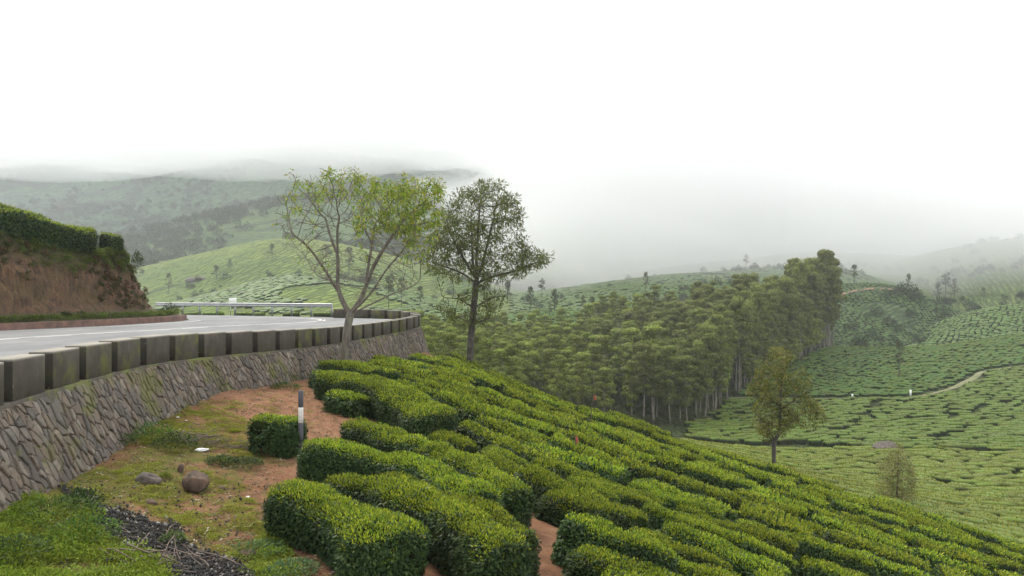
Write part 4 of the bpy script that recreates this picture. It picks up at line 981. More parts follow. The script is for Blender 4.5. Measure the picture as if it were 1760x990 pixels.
# ---- bushes of the valley fields: three light shapes, scattered in rows
def lump_mesh(seed, ln, wd, h, leaves, leaf, ns=9, nt_=8, tint=(1, 1, 1)):
    base = np.array([(t, .1 * math.sin(t * 2 + seed), 0) for t in np.linspace(-ln / 2, ln / 2, 6)]); G = loaf_grid(base, wd, h, seed, ns, nt_, .10)
    V, Fq, _, _ = core_part(G, .0); z = np.clip(V[:, 2] / h, 0, 1)
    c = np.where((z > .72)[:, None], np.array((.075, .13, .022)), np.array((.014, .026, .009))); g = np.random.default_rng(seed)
    Pp, Nn = grid_sample(G, leaves, g); k = Nn[:, 2] > 0; Nn = np.where((Nn[:, 2] < 0)[:, None], -Nn, Nn); up = Nn[:, 2] > .5
    col = np.where(up[:, None], np.array(YOUNG)[g.integers(4, size=len(Pp))] * .5, np.array(OLD)[g.integers(4, size=len(Pp))])
    v2, f2, c2 = leaf_quads(Pp, Nn * .4 + rnd_dir(len(Pp), g), rnd_dir(len(Pp), g) * .6 + np.array((0, 0, .8)), leaf * .7 * g.uniform(.6, 1.2, len(Pp)), leaf * .35, col)
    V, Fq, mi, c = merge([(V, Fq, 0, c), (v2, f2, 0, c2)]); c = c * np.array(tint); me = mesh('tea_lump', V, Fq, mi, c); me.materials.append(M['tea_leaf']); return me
LM = [lump_mesh(70 + k, a, b_, .8, 42, .20, tint=(1.25, 1.12, .9)) for k, (a, b_) in enumerate(((2.2, 1.3), (2.9, 1.25), (1.7, 1.2), (2.4, 1.5)))]
LC = [lump_mesh(74 + k, a, b_, .62, 30, .20, tint=(.78, .95, .75)) for k, (a, b_) in enumerate(((2.4, 1.5), (2.9, 1.5), (2.0, 1.45)))]
LA = [lump_mesh(78 + k, a, b_, .8, 42, .20, tint=(1.55, 1.25, .9)) for k, (a, b_) in enumerate(((2.6, 1.35), (3.2, 1.3), (2.1, 1.4)))]
LD = [lump_mesh(84 + k, a, b_, .75, .5, .2, 7, 7, tint=(.75, .8, .85)) for k, (a, b_) in enumerate(((2.0, 1.2), (2.7, 1.2), (1.6, 1.2)))]
LF = [lump_mesh(80 + k, a, b_, .75, 0.5, .2, 7, 7) for k, (a, b_) in enumerate(((2.4, 1.3), (3.2, 1.3), (2.0, 1.35)))]
def world_line(pts): return catmull(np.array([P(*q)[:2] for q in pts]), 8)
PATHL = world_line([(1230, 700, 156), (1390, 690, 158), (1500, 685, 160), (1565, 683, 160), (1620, 672, 165), (1655, 660, 171), (1676, 646, 177), (1692, 636, 183), (1760, 628, 187), (1900, 615, 190), (2050, 600, 190)])
GAPS = [world_line([(1515, 690, 157), (1495, 715, 142), (1470, 735, 130), (1440, 752, 119), (1415, 765, 111)]), world_line([(1530, 692, 155), (1600, 705, 148), (1680, 718, 141), (1760, 735, 132), (1900, 750, 126)]), world_line([(1600, 760, 114), (1640, 745, 122), (1700, 735, 128)]), world_line([(1240, 745, 124), (1330, 735, 128), (1420, 722, 136), (1500, 715, 142)]), world_line([(1560, 725, 134), (1640, 715, 140), (1700, 700, 148), (1760, 690, 154)]), world_line([(1250, 800, 92), (1400, 795, 94), (1520, 815, 88), (1640, 820, 86)]), world_line([(1600, 830, 82), (1700, 812, 90), (1800, 805, 95)])]
def pdist(pl, x, y):
    d = np.full(len(x), 1e9)
    for a, b_ in zip(pl[:-1], pl[1:]):
        v = b_ - a; t = np.clip(((x - a[0]) * v[0] + (y - a[1]) * v[1]) / (v @ v), 0, 1); d = np.minimum(d, np.hypot(x - a[0] - t * v[0], y - a[1] - t * v[1]))
    return d
def tilt(n, ax):
    ax = ax - n * (ax * n).sum(-1, keepdims=True); ax = unit(ax); s = np.cross(n, ax)
    r = [Matrix(((a[0], s_[0], n_[0]), (a[1], s_[1], n_[1]), (a[2], s_[2], n_[2]))).to_euler() for a, s_, n_ in zip(ax, s, n)]; return r
def field_rows(zf, pxr, dr, ang, pitch, step, nlib, excl=None, jit=.22, seed=1, scl=1.0, skip=.02, bend=0.0, wob=.5):
    g = np.random.default_rng(seed); u = np.arange(-260, 260, step); v = np.arange(-60, 620, pitch); U, Vv = np.meshgrid(u, v)
    U = U + (np.arange(len(v)) % 2)[:, None] * step * .5 + g.uniform(-.25, .25, U.shape) * step; Vv = Vv + g.uniform(-.07, .07, U.shape) * pitch + wob * 2.2 * fbm(U * .03, Vv * .03, 0, seed, 3) + wob * .5 * vnoise(U * .3, Vv * .3, 0, seed)
    ca, sa = math.cos(ang), math.sin(ang); x0 = (np.mean(pxr) - 880) / F * np.mean(dr); y0 = 0
    X = x0 + U * ca - (Vv - np.mean(dr)) * sa; Y = np.mean(dr) + U * sa + (Vv - np.mean(dr)) * ca
    X, Y = X.ravel(), Y.ravel(); ok = (Y > 20); X, Y = X[ok], Y[ok]; px = 880 + X / Y * F; d = Y
    k = (px > pxr[0]) & (px < pxr[1]) & (d > dr[0]) & (d < dr[1]) & (g.random(len(X)) > skip); X, Y = X[k], Y[k]
    if excl is not None: k = ~excl(X, Y); X, Y = X[k], Y[k]
    Z = zf(X, Y); e = 1.0; n = unit(np.stack([-(zf(X + e, Y) - zf(X - e, Y)) / 2, -(zf(X, Y + e) - zf(X, Y - e)) / 2, np.ones(len(X))], 1))
    ax = np.stack([np.full(len(X), ca), np.full(len(X), sa), 0 * X], 1) + g.normal(0, .06, (len(X), 3)); eu = tilt(n, ax)
    sc = g.uniform(.85, 1.12, (len(X), 3)) * np.array((scl * step / 2.2, scl * pitch / 1.3, scl))
    return [((x, y, z - .08), tuple(e_), tuple(s), int(i)) for x, y, z, e_, s, i in zip(X, Y, Z, eu, sc, g.integers(nlib, size=len(X)))]
WOODP = np.array([(690, 96), (850, 104), (1000, 118), (1110, 131), (1185, 133), (1215, 139), (1292, 168), (1385, 206), (1428, 229), (1440, 246), (1350, 244), (1200, 240), (1050, 234), (980, 224), (900, 226), (760, 222), (690, 215)], float)
def wood(x, y, grow_=0): return in_poly(880 + x / y * F, y, WOODP + 0)
def exA(x, y): return wood(x, y) | (pdist(PATHL, x, y) < 1.9) | (np.min([pdist(q, x, y) for q in GAPS], 0) < .42)
def gapline(dl): return lambda x, y: exA(x, y) | (np.abs(y - np.interp(880 + x / y * F, (1200, 1400, 1500, 1600, 1760, 2000), (114, 112, 107, 106, 105, 105))) < 1.0)
pts = field_rows(zval, (1180, 2050), (48, 108), .03, 1.4, 2.7, 3, gapline(0), seed=31, scl=1.05)
scatter('tea_field', pts, LA, label='yellow green tea field in the valley just beyond the brow', cat='tea field')
pts = field_rows(zval, (1180, 2050), (104, 140), -.04, 1.38, 2.6, 4, lambda x, y: gapline(0)(x, y) | (y < np.interp(880 + x / y * F, (1200, 1400, 1500, 1600, 1760, 2000), (114, 112, 107, 106, 105, 105))) | (y > 135), seed=30, scl=1.1)
pts += field_rows(zval, (1180, 2050), (135, 192), -.03, 1.38, 2.5, 4, lambda x, y: exA(x, y) | (y > np.interp(880 + x / y * F, (1200, 1500, 1600, 1655, 1692, 1760, 2050), (156, 160, 162, 171, 183, 187, 191))), seed=32)
scatter('tea_field', pts, LM, label='clipped tea bushes between the grey boulder and the valley path', cat='tea field')
pts = field_rows(zval, (1180, 2050), (150, 242), -.05, 1.2, 2.0, 4, lambda x, y: exA(x, y) | (y < np.interp(880 + x / y * F, (1200, 1500, 1600, 1655, 1692, 1760, 2050), (157, 161, 163, 172, 184, 188, 192))), seed=33, scl=1.0, skip=.03, wob=.3)
pts += field_rows(zval, (820, 1080), (228, 268), .1, 1.5, 2.4, 4, wood, seed=34)
scatter('tea_field', pts, LC + [LM[0]], label='smooth green tea field above the valley path', cat='tea field')
pts = field_rows(zE, (1500, 2050), (248, 304), .95, 1.7, 1.7, 3, None, seed=35, scl=1.0, wob=1.4)
scatter('tea_field', pts, LF, label='rows of tea slanting up the rounded hill at the right edge', cat='tea field')
pts = field_rows(zD, (1350, 1690), (262, 338), -.7, 1.7, 1.9, 3, lambda x, y: fbm(x * .04, y * .04, 0, 77, 3) > .22, seed=36, scl=.95, wob=1.2)
scatter('tea_field', pts, LD, label='dark rows of tea on the slope beyond the tall grove', cat='tea field')
pts = field_rows(HILLS[3], (200, 880), (215, 330), .25, 2.3, 3.0, 3, lambda x, y: fbm(x * .03, y * .03, 0, 78, 3) > .30, seed=37, scl=1.15, wob=1.5, skip=.06)
scatter('tea_field', pts, LF, label='tea bushes on the light green hill behind the guardrail', cat='tea field')
pts = field_rows(zK, (880, 1560), (320, 450), .15, 2.8, 3.4, 3, lambda x, y: fbm(x * .02, y * .02, 0, 79, 3) > .30, seed=38, scl=1.3, wob=1.5, skip=.06)
scatter('tea_field', pts, LF, label='tea bushes on the misty hill behind the grove', cat='tea field')
# field path
def ribbon(name, pl, wd, zf, off, mt):
    pl = resample(pl, 1.0); T = unit(np.gradient(pl, axis=0)); Nn = np.stack([-T[:, 1], T[:, 0]], 1); V = []
    px = 880 + pl[:, 0] / pl[:, 1] * F; W = np.interp(px, *wd) if isinstance(wd, tuple) else np.full(len(pl), wd)
    for p, n_, w_ in zip(pl, Nn, W):
        for t in (-1, -.33, .33, 1): q = p + n_ * t * w_ / 2; V.append((q[0], q[1], float(zf(q[0], q[1])) + off))
    add(name, mesh(name, np.array(V), grid_faces(len(pl), 4), smooth=True), mats=[mt], kind='structure')
ribbon('path', PATHL, ((1200, 1560, 1630, 1660, 1690, 1760), (.7, .7, 1.0, 1.9, 1.0, .7)), zval, .12, M['field_path'])
ribbon('path', world_line([(1360, 518, 318), (1440, 508, 325), (1500, 500, 328), (1560, 497, 328), (1580, 500, 327)]), 2.2, zD, .5, M['path_red'])

# ============================================================= eucalyptus grove
def euc_mesh(seed, H, crown_from, rad, young=False, dens=1.0, lean=0.0):
    g = np.random.default_rng(seed); parts = []; n = 8; z = np.linspace(-.5, H * .93, n); x = np.cumsum(g.normal(0, .06 * H / 15, n)) ; y = np.cumsum(g.normal(0, .06 * H / 15, n)); pts = np.stack([x, y, z], 1)
    V, Fq = tube(pts, np.linspace(.0075 * H + .02, .025, n), 5); tr = [(V, Fq, 0, (1, 1, 1))]
    hs = g.uniform(crown_from, .97, int(26 * dens)) * H; hs.sort(); P_, D_, C_, L_ = [], [], [], []
    for k, h in enumerate(hs):
        f = (h / H - crown_from) / (1 - crown_from); rr = rad * (1.0 - .72 * f ** 2.2) * (.55 + .45 * min(1, f * 4)); a = g.uniform(0, 6.28); r_ = rr * g.uniform(.25, 1.0); b_ = np.array((np.interp(h, z, x), np.interp(h, z, y), h))
        c = b_ + np.array((math.cos(a) * r_, math.sin(a) * r_, g.uniform(.1, .5) * r_)); v, f_ = tube(np.array([b_ - (0, 0, r_ * .4), (b_ + c) / 2, c]), (.035, .025, .012), 3); tr.append((v, f_, 0, (1, 1, 1)))
        pr = rad * g.uniform(.24, .48) * (1.15 if young else 1.0); m_ = int((120 if not young else 125) * dens); dv = rnd_dir(m_, g); dv[:, 2] = np.abs(dv[:, 2]) * 1.0 - .25; dv = unit(dv)
        pp = c + dv * pr * g.uniform(.72, 1.05, m_)[:, None] * (1, 1, .72); P_.append(pp); D_.append(dv)
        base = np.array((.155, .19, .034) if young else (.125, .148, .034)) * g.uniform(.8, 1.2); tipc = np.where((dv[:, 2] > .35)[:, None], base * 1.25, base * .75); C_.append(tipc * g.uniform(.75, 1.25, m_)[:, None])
    Pp, Dv, cc = np.concatenate(P_), np.concatenate(D_), np.concatenate(C_); n = len(Pp)
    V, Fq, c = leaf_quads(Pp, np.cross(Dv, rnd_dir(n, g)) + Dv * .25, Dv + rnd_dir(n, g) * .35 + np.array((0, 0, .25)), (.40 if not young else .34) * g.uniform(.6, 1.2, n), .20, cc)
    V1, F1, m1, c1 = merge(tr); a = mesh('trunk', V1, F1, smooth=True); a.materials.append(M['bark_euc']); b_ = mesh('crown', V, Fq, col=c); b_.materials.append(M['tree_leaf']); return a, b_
ET = [euc_mesh(200 + k, 16.0, .42, 2.1, dens=1.1) for k in range(4)] + [euc_mesh(206 + k, 16.0, .28, 2.4, dens=1.3) for k in range(2)]
EY = [euc_mesh(210 + k, 10.0, .16, 1.9, young=True, dens=1.05) for k in range(4)]
def grove():
    g = np.random.default_rng(12); items = []
    for i, x in enumerate(np.arange(-40, 110, 4.6)):
        for y in np.arange(92, 252, 4.9):
            xx = x + g.uniform(-1.9, 1.9); yy = y + g.uniform(-1.9, 1.9)
            px = 880 + xx / yy * F
            if not in_poly(np.array([px]), np.array([yy]), WOODP)[0]: continue
            items.append((xx, yy, px))
    # an extra line of trees along the edge that faces the fields
    for a, b_ in zip(WOODP[3:9], WOODP[4:10]):
        A, B = P(a[0], 510, a[1]), P(b_[0], 510, b_[1]); n = max(2, int(np.linalg.norm(A - B) / 2.6))
        for t in np.linspace(0, 1, n, endpoint=False):
            q = A + (B - A) * t + np.array((g.uniform(-1.2, .4), g.uniform(0, 2.5), 0)); items.append((q[0], q[1], 880 + q[0] / q[1] * F))
    edge = set()
    for a, b_, n in ((WOODP[6], WOODP[7], 9), (WOODP[7], WOODP[8], 6), (WOODP[5], WOODP[6], 3)):
        A, B = P(a[0], 510, a[1]), P(b_[0], 510, b_[1])
        for t in g.uniform(0, 1, n): q = A + (B - A) * t + np.array((g.uniform(-1.5, .3), g.uniform(-.5, 2), 0)); items.append((q[0], q[1], 880 + q[0] / q[1] * F)); edge.add((q[0], q[1]))
    items.sort(key=lambda q: q[1]); extra = []
    print('GROVE', len(items))
    # the largest in the picture are built one by one
    def hh(px, y): return float(np.interp(px, (700, 900, 1000, 1100, 1200, 1300, 1370, 1430), (6.5, 7.5, 9.0, 12.5, 15.5, 18.5, 23, 26))) * g.uniform(.74, 1.14)
    hm = lambda px: float(np.interp(px, (700, 900, 1000, 1100, 1200, 1300, 1370, 1430), (6.5, 7.5, 9.0, 12.5, 15.5, 18.5, 23, 26))) * .94
    for k, (x, y, px) in enumerate(items):
        H = hh(px, y); z = float(zval(x, y)) - .2; young = px < 1010 or (px < 1120 and g.random() < .45); low = (x, y) in edge; young = young or low; H = min(H, g.uniform(8, 13.5)) if low else H; rz = g.uniform(0, 6.28)
        if young: s = H / 10.0; a, b_ = EY[g.integers(4)]; w_ = s * g.uniform(.95, 1.2)
        else: s = H / 16.0; a, b_ = ET[g.integers(4) if g.random() < (.6 if px < 1320 else .15) else 4 + g.integers(2)]; w_ = (.55 * s + .45) * g.uniform(.9, 1.15)
        if k >= 292: extra.append((x, y, z, rz, w_, s, young)); continue
        ht = 'tall' if H > 1.02 * hm(px) else ('short' if H < .88 * hm(px) else 'middling'); dp = 'front edge' if y < np.interp(px, (700, 1000, 1200, 1300, 1400), (108, 132, 150, 182, 222)) else ('middle' if y < np.interp(px, (700, 1000, 1200, 1300, 1400), (150, 178, 195, 212, 234)) else 'back')
        where = 'left of the silver oak trunk' if px < 800 else 'just right of the silver oak trunk' if px < 900 else 'below the small misty trees' if px < 1010 else 'left of its centre' if px < 1110 else 'near its centre' if px < 1200 else 'left of the golden tree' if px < 1300 else 'behind the golden tree' if px < 1370 else 'at its high right end'
        if low: lab = 'low bushy young eucalyptus on the grove edge, ' + where
        else: lab = '%s %s, %s of grove, %s' % (ht, 'round crowned young eucalyptus' if young else 'slim trunked eucalyptus', dp, where)
        r_ = bpy.data.objects.new('eucalyptus_tree', None); COL.objects.link(r_); r_.location = (x, y, z); r_.rotation_euler = (0, 0, rz); r_.scale = (w_, w_, s)
        r_['label'] = lab; r_['category'] = 'tree'; r_['group'] = 'eucalyptus trees of the grove'
        for nm, me in (('trunk', a), ('crown', b_)):
            o = bpy.data.objects.new(nm, me); COL.objects.link(o); o.parent = r_
    if extra:
        both = []
        for lst in (ET, EY):
            for a, b_ in lst:
                V = []; Fc = []; mi = []
                for j, me in enumerate((a, b_)):
                    n0 = sum(len(q) for q in V); co = np.empty(len(me.vertices) * 3); me.vertices.foreach_get('co', co); V.append(co.reshape(-1, 3)); vi = np.empty(len(me.loops), dtype=int); me.loops.foreach_get('vertex_index', vi); Fc.append(vi.reshape(-1, 4) + n0); mi.append(np.full(len(vi) // 4, j))
                cc = np.concatenate([np.tile((.3, .28, .22), (len(V[0]), 1)), np.array([d_.color[:3] for d_ in b_.attributes['col'].data])])
                m_ = mesh('tree_shape', np.concatenate(V), np.concatenate(Fc), np.concatenate(mi), cc); m_.materials.append(M['bark_euc']); m_.materials.append(M['tree_leaf']); both.append(m_)
        scatter('eucalyptus_wood', [((x, y, z), (0, 0, rz), (w_, w_, s), (6 + int(rz * 5) % 4) if yg else int(rz * 7) % 6) for x, y, z, rz, w_, s, yg in extra], both, label='rest of the dense eucalyptus wood behind the front trees', cat='wood')
grove()
# undergrowth at the feet of the grove
def undergrowth():
    g = np.random.default_rng(13); shp = [tuft_mesh('scrub', 300 + k, 1.1, 1.3, 150, .32, ((.035, .05, .015), (.075, .085, .03)), 3) for k in range(3)]; pts = []
    while len(pts) < 1300:
        px = g.uniform(720, 1440); d = g.uniform(92, 245); 
        if not in_poly(np.array([px]), np.array([d]), WOODP)[0]: continue
        if px < 1200 and d > 175 and g.random() < .8: continue
        x = (px - 880) / F * d; s = g.uniform(.6, 1.5); pts.append(((x, d, float(zval(x, d)) - .15), (0, 0, g.uniform(0, 6)), (s, s, s * .8), int(g.integers(3))))
    scatter('undergrowth', pts, shp, label='scrub on the ground under the eucalyptus trees', cat='undergrowth')
undergrowth()
# ============================================================= trees standing out on the far hills
def lone_mesh(seed, kind=0):
    g = np.random.default_rng(seed); H = 10; parts = []; P_, D_, C_ = [], [], []
    v, f_ = tube(np.array([(0, 0, -.4), (.1, .05, 3.5), (0, .1, 7), (.1, 0, 9)]), (.20, .15, .09, .03), 5); parts.append((v, f_, 0, (1, 1, 1)))
    n = 26 if kind != 2 else 20
    for k in range(n):
        h = g.uniform(*((3.4, 9.6), (2.2, 9.4), (4.5, 9.6))[kind]); f = (h - 2) / 8; rr = (2.0 * math.sin(math.pi * min(1, f * .82 + .13)) ** .7, 2.6 * (1 - f * .85), 1.7 * math.sin(math.pi * min(1, f * .9)) ** .6)[kind]
        a = g.uniform(0, 6.28); c = np.array((math.cos(a), math.sin(a), 0)) * rr * g.uniform(.3, 1) + (0, 0, h); v, f_ = tube(np.array([(0, 0, h - rr * .5), c * (.5, .5, 1), c]), (.05, .035, .02), 3); parts.append((v, f_, 0, (1, 1, 1)))
        m_ = 46; dv = rnd_dir(m_, g); P_.append(c + dv * g.uniform(.3, .75) * (1, 1, .7)); D_.append(dv); C_.append(np.tile(np.array((.060, .075, .030)) * g.uniform(.7, 1.3), (m_, 1)) * g.uniform(.75, 1.25, m_)[:, None])
    Pp, Dv, cc = map(np.concatenate, (P_, D_, C_)); n = len(Pp); V, Fq, c = leaf_quads(Pp, np.cross(Dv, rnd_dir(n, g)) + Dv * .3, Dv + rnd_dir(n, g) * .4 + (0, 0, .3), .42 * g.uniform(.6, 1.2, n), .2, cc)
    a1, a2, a3, a4 = merge(parts); a = mesh('trunk', a1, a2, smooth=True); a.materials.append(M['bark_dark']); b_ = mesh('crown', V, Fq, col=c); b_.materials.append(M['tree_leaf']); return a, b_
LT = [lone_mesh(400 + k, k % 3) for k in range(6)]
def lone(px, yb, yt, zi, wsc=1.0, k=0, label=None, d=None, group='single trees on the far hills'):
    """stand a tree where the line of sight meets hill zi"""
    zf = zval if zi == 2 else HILLS[zi]; rngs = {2: (100, 300), 3: (210, 340), 4: (380, 520), 5: (600, 930), 6: (1000, 2000), 7: (310, 450), 8: (265, 340), 9: (250, 300), 10: (410, 540), 11: (620, 1300)}[zi]
    if d is None:
        dd = np.linspace(*rngs, 500); x = (px - 880) / F * dd; z = (HY - yb) / F * dd; s = z - zf(x, dd); q = np.where(s < 0)[0]; d = dd[q[0]] if len(q) else dd[np.argmin(s)]
    x = (px - 880) / F * d; z = float(zf(x, np.array(d))); H = (yb - yt) / F * d; s = H / 9.8; a, b_ = LT[k % 6]
    r_ = bpy.data.objects.new('hill_tree', None); COL.objects.link(r_); r_.location = (x, d, z); r_.scale = (s * wsc, s * wsc, s); r_.rotation_euler = (0, 0, px * 1.7)
    r_['label'] = label; r_['category'] = 'tree'; r_['group'] = group
    for nm, me in (('trunk', a), ('crown', b_)):
        o = bpy.data.objects.new(nm, me); COL.objects.link(o); o.parent = r_
for a in [(1545, 652, 586, 2, .75, 0, 'thin young tree standing alone in the smooth green field above the valley path'),
          (912, 530, 487, 2, .8, 0, 'slim dark tree on the grassy rise behind the silver oak'), (931, 515, 478, 7, .9, 2, 'faint tree dissolving in mist behind the slim dark tree'),
          (953, 537, 497, 2, 1.1, 1, 'broad rounded tree on the rise left of the grove'), (945, 545, 518, 2, .8, 4, 'small brownish tree leaning in front of the broad rounded tree'), (1003, 534, 503, 2, .8, 2, 'left of the two misty grey trees beside the grove top'), (1018, 532, 502, 2, 1.3, 1, 'right of the two misty grey trees beside the grove top'),
          (722, 530, 492, 3, .8, 0, 'small round headed tree on the green hill between the two large trees'), (668, 530, 470, 3, .8, 2, 'slim tree behind the right branches of the bare tree'), (690, 525, 478, 3, .75, 3, 'slimmer tree beside the one behind the bare branches'),
          (290, 505, 470, 4, .7, 0, 'thin tree standing on the hillside above the guardrail'), (468, 445, 418, 4, 1.2, 1, 'low grey tree on the crest of the second green hill'), (372, 480, 455, 4, 1.5, 1, 'dark bushy tree beside the pale rocks on the green hill'), (395, 462, 445, 4, 1.4, 4, 'low dark tree halfway down the second green hill'),
          (1282, 455, 425, 7, .8, 2, 'faint tree in the mist above the middle of the grove'), (1110, 505, 468, 7, .6, 0, 'thin misty tree on the pale hill behind the grove'),
          (1468, 480, 448, 8, 1.0, 0, 'hazy tree on the ridge just right of the tall grove'), (1562, 500, 470, 8, 1.0, 1, 'hazy tree at the end of the red hill track'), (1625, 515, 468, 10, 1.0, 2, 'tallest of the misty trees in the hollow at the right'), (1640, 515, 478, 10, 1.0, 4, 'broad misty tree in the hollow at the right'), (1612, 516, 485, 10, 1.2, 1, 'low misty tree left of the tallest in the hollow'),
          (1690, 520, 495, 10, .8, 0, 'small pale tree on the bright misty slope at the right'), (1614, 523, 508, 9, .6, 2, 'tiny tree at the edge of the bright strip of tea'), (872, 520, 482, 7, 1.0, 1, 'grey misty tree seen behind the right boughs of the silver oak'), (600, 470, 425, 4, .9, 0, 'misty tree seen through the middle of the bare tree'), (560, 455, 420, 4, 1.2, 3, 'misty tree seen through the left boughs of the bare tree')]:
    lone(a[0], a[1], a[2], a[3], a[4], a[5], a[6])
def far_woods():
    g = np.random.default_rng(15); both = []
    for k in range(4):
        me = tuft_mesh('wood_tree', 330 + k, 3.0, 6.5, 130, 1.5, ((.025, .045, .018), (.055, .075, .03)), 0); both.append(me)
    for zi, pxr, dr, n, thr, nm, lab in ((6, (-100, 1150), (1050, 1720), 2600, .02, 'far_wood', 'scattered trees over the far misty mountainside'), (5, (-50, 900), (620, 960), 1100, .12, 'far_wood', 'dark scrub and trees in the folds of the striped hillside'), (4, (180, 860), (400, 520), 90, .25, 'hill_scrub', 'scrub on the second green hill'), (10, (1450, 1900), (410, 560), 260, .10, 'hill_scrub', 'scrub on the misty hill at the right'), (7, (900, 1560), (330, 560), 120, .3, 'hill_scrub', 'scrub on the misty hill behind the grove'), (8, (1380, 1680), (270, 330), 70, .15, 'hill_scrub', 'scrub in the gully beyond the grove')):
        zf = HILLS[zi]; pts = []; x = g.uniform(*pxr, 40000); d = g.uniform(*dr, 40000); X = (x - 880) / F * d; k = fbm(X * (6 / dr[1]) * 2, d * (6 / dr[1]) * 2, 0, zi + 30, 3) + g.normal(0, .12, len(X)) > thr; X, d = X[k][:n], d[k][:n]; Z = zf(X, d)
        for a, b_, c in zip(X, d, Z): s = g.uniform(.5, 1.3) * (1.0 if zi in (5, 6) else .55); pts.append(((a, b_, c - .4), (0, 0, g.uniform(0, 6)), (s * 1.2, s * 1.2, s), int(g.integers(4))))
        scatter(nm, pts, both, label=lab, cat='wood')
far_woods()

# ============================================================= rocks, post, litter, gravel, weeds
def rock_mesh(name, r, seed, sub=4, amp=.25, squash=(1, 1, .8), flat=0):
    import bmesh
    bm = bmesh.new(); bmesh.ops.create_icosphere(bm, subdivisions=sub, radius=1)
    V = np.array([v.co[:] for v in bm.verts]); n = fbm(V[:, 0] * 1.3 + seed, V[:, 1] * 1.3, V[:, 2] * 1.3, seed, 4)
    g = np.random.default_rng(seed); rad = 1 + amp * n
    for k in range(flat): 
        nn = rnd_dir(1, g)[0]; lim = g.uniform(.62, .9); dd = V @ nn; rad = np.where(dd * rad > lim, lim / np.maximum(dd, .01), rad)
    V = V * rad[:, None] * np.array(squash) * r
    for v, q in zip(bm.verts, V): v.co = q
    me = bpy.data.meshes.new(name); bm.to_mesh(me); bm.free(); return me
def put(px, py, h=0): q = hit(px, py, h); return np.array((q[0], q[1], float(gz(q[0], q[1]))))
q = put(336, 846); o = add('boulder', rock_mesh('boulder', .25, 3, 4, .16, (1, 1, .95), 6), mats=[M['boulder_brown']], label='round brown boulder lying on the mossy ground', cat='boulder'); o.location = q + (0, 0, .19)
q = put(254, 832); o = add('rock', rock_mesh('rock', .24, 5, 3, .25, (1.1, .6, .75), 5), mats=[M['rock_grey']], label='wedge shaped grey brown rock half buried in moss', cat='rock'); o.location = q + (0, 0, .04); o.rotation_euler = (0, .35, .6)
q = put(258, 869); o = add('rock', rock_mesh('rock', .11, 7, 3, .25, (1.2, .8, .7), 4), mats=[M['boulder_brown']], label='small brown stone on the red earth patch', cat='rock'); o.location = q + (0, 0, .03)
q = put(382, 842); o = add('rock', rock_mesh('rock', .07, 8, 3, .25, (1, .8, .7), 3), mats=[M['boulder_brown']], label='little dark stone right of the round boulder', cat='rock'); o.location = q + (0, 0, .03)
q = put(424, 957); o = add('rock', rock_mesh('rock', .10, 9, 3, .2, (1.4, .9, .7), 4), mats=[M['boulder_brown']], label='brown stone among the fallen leaves by the front hedge', cat='rock'); o.location = q + (0, 0, .03)
# conical dark cap stuck in the ground behind the boulder
q = put(310, 812); V, Fq = tube(np.array([(0, 0, 0), (.0, 0, .05), (.02, 0, .12), (.03, 0, .17), (.03, 0, .175)]), (.05, .065, .06, .03, .001), 10); o = add('seed_pod', mesh('seed_pod', V, Fq, smooth=True), mats=[M['boulder_brown']], label='small dark upright pod behind the round boulder', cat='pod'); o.location = q
# far boulder
dd = 106.0; q = P(1521, 775, dd); o = add('boulder', rock_mesh('boulder', 1.35, 11, 4, .18, (1.15, .9, .72), 4), mats=[M['rock_grey']], label='large grey boulder at the edge of the valley tea field', cat='boulder'); o.location = (q[0], q[1], float(zval(q[0], q[1])) + .75)
for px_, py_, r_, lab in ((330, 492, 2.4, 'pale rock outcrop on the green hill above the guardrail'), (345, 487, 1.8, 'smaller pale rock beside the outcrop on the green hill')):
    q = P(px_, py_, 440); o = add('rock', rock_mesh('rock', r_, int(px_), 3, .2, (1.5, 1, .8), 3), mats=[M['rock_grey']], label=lab, cat='rock'); o.location = (q[0], 440, float(HILLS[4](q[0], 440.)) + .5)
# small white marks beside the valley path
for px_, d_, h_, lab in ((1565, 159.0, 1.2, 'small white marker post beside the valley path'), (1465, 158.4, .6, 'tiny white stone marker at the left of the valley path')):
    x = (px_ - 880) / F * d_; V, Fq = box(0, 0, h_ / 2, .28, .22, h_); o = add('marker_post', mesh('marker_post', V, Fq), mats=[M['plastic_white']], label=lab, cat='marker'); o.location = (x, d_, float(zval(x, d_)) + .55)
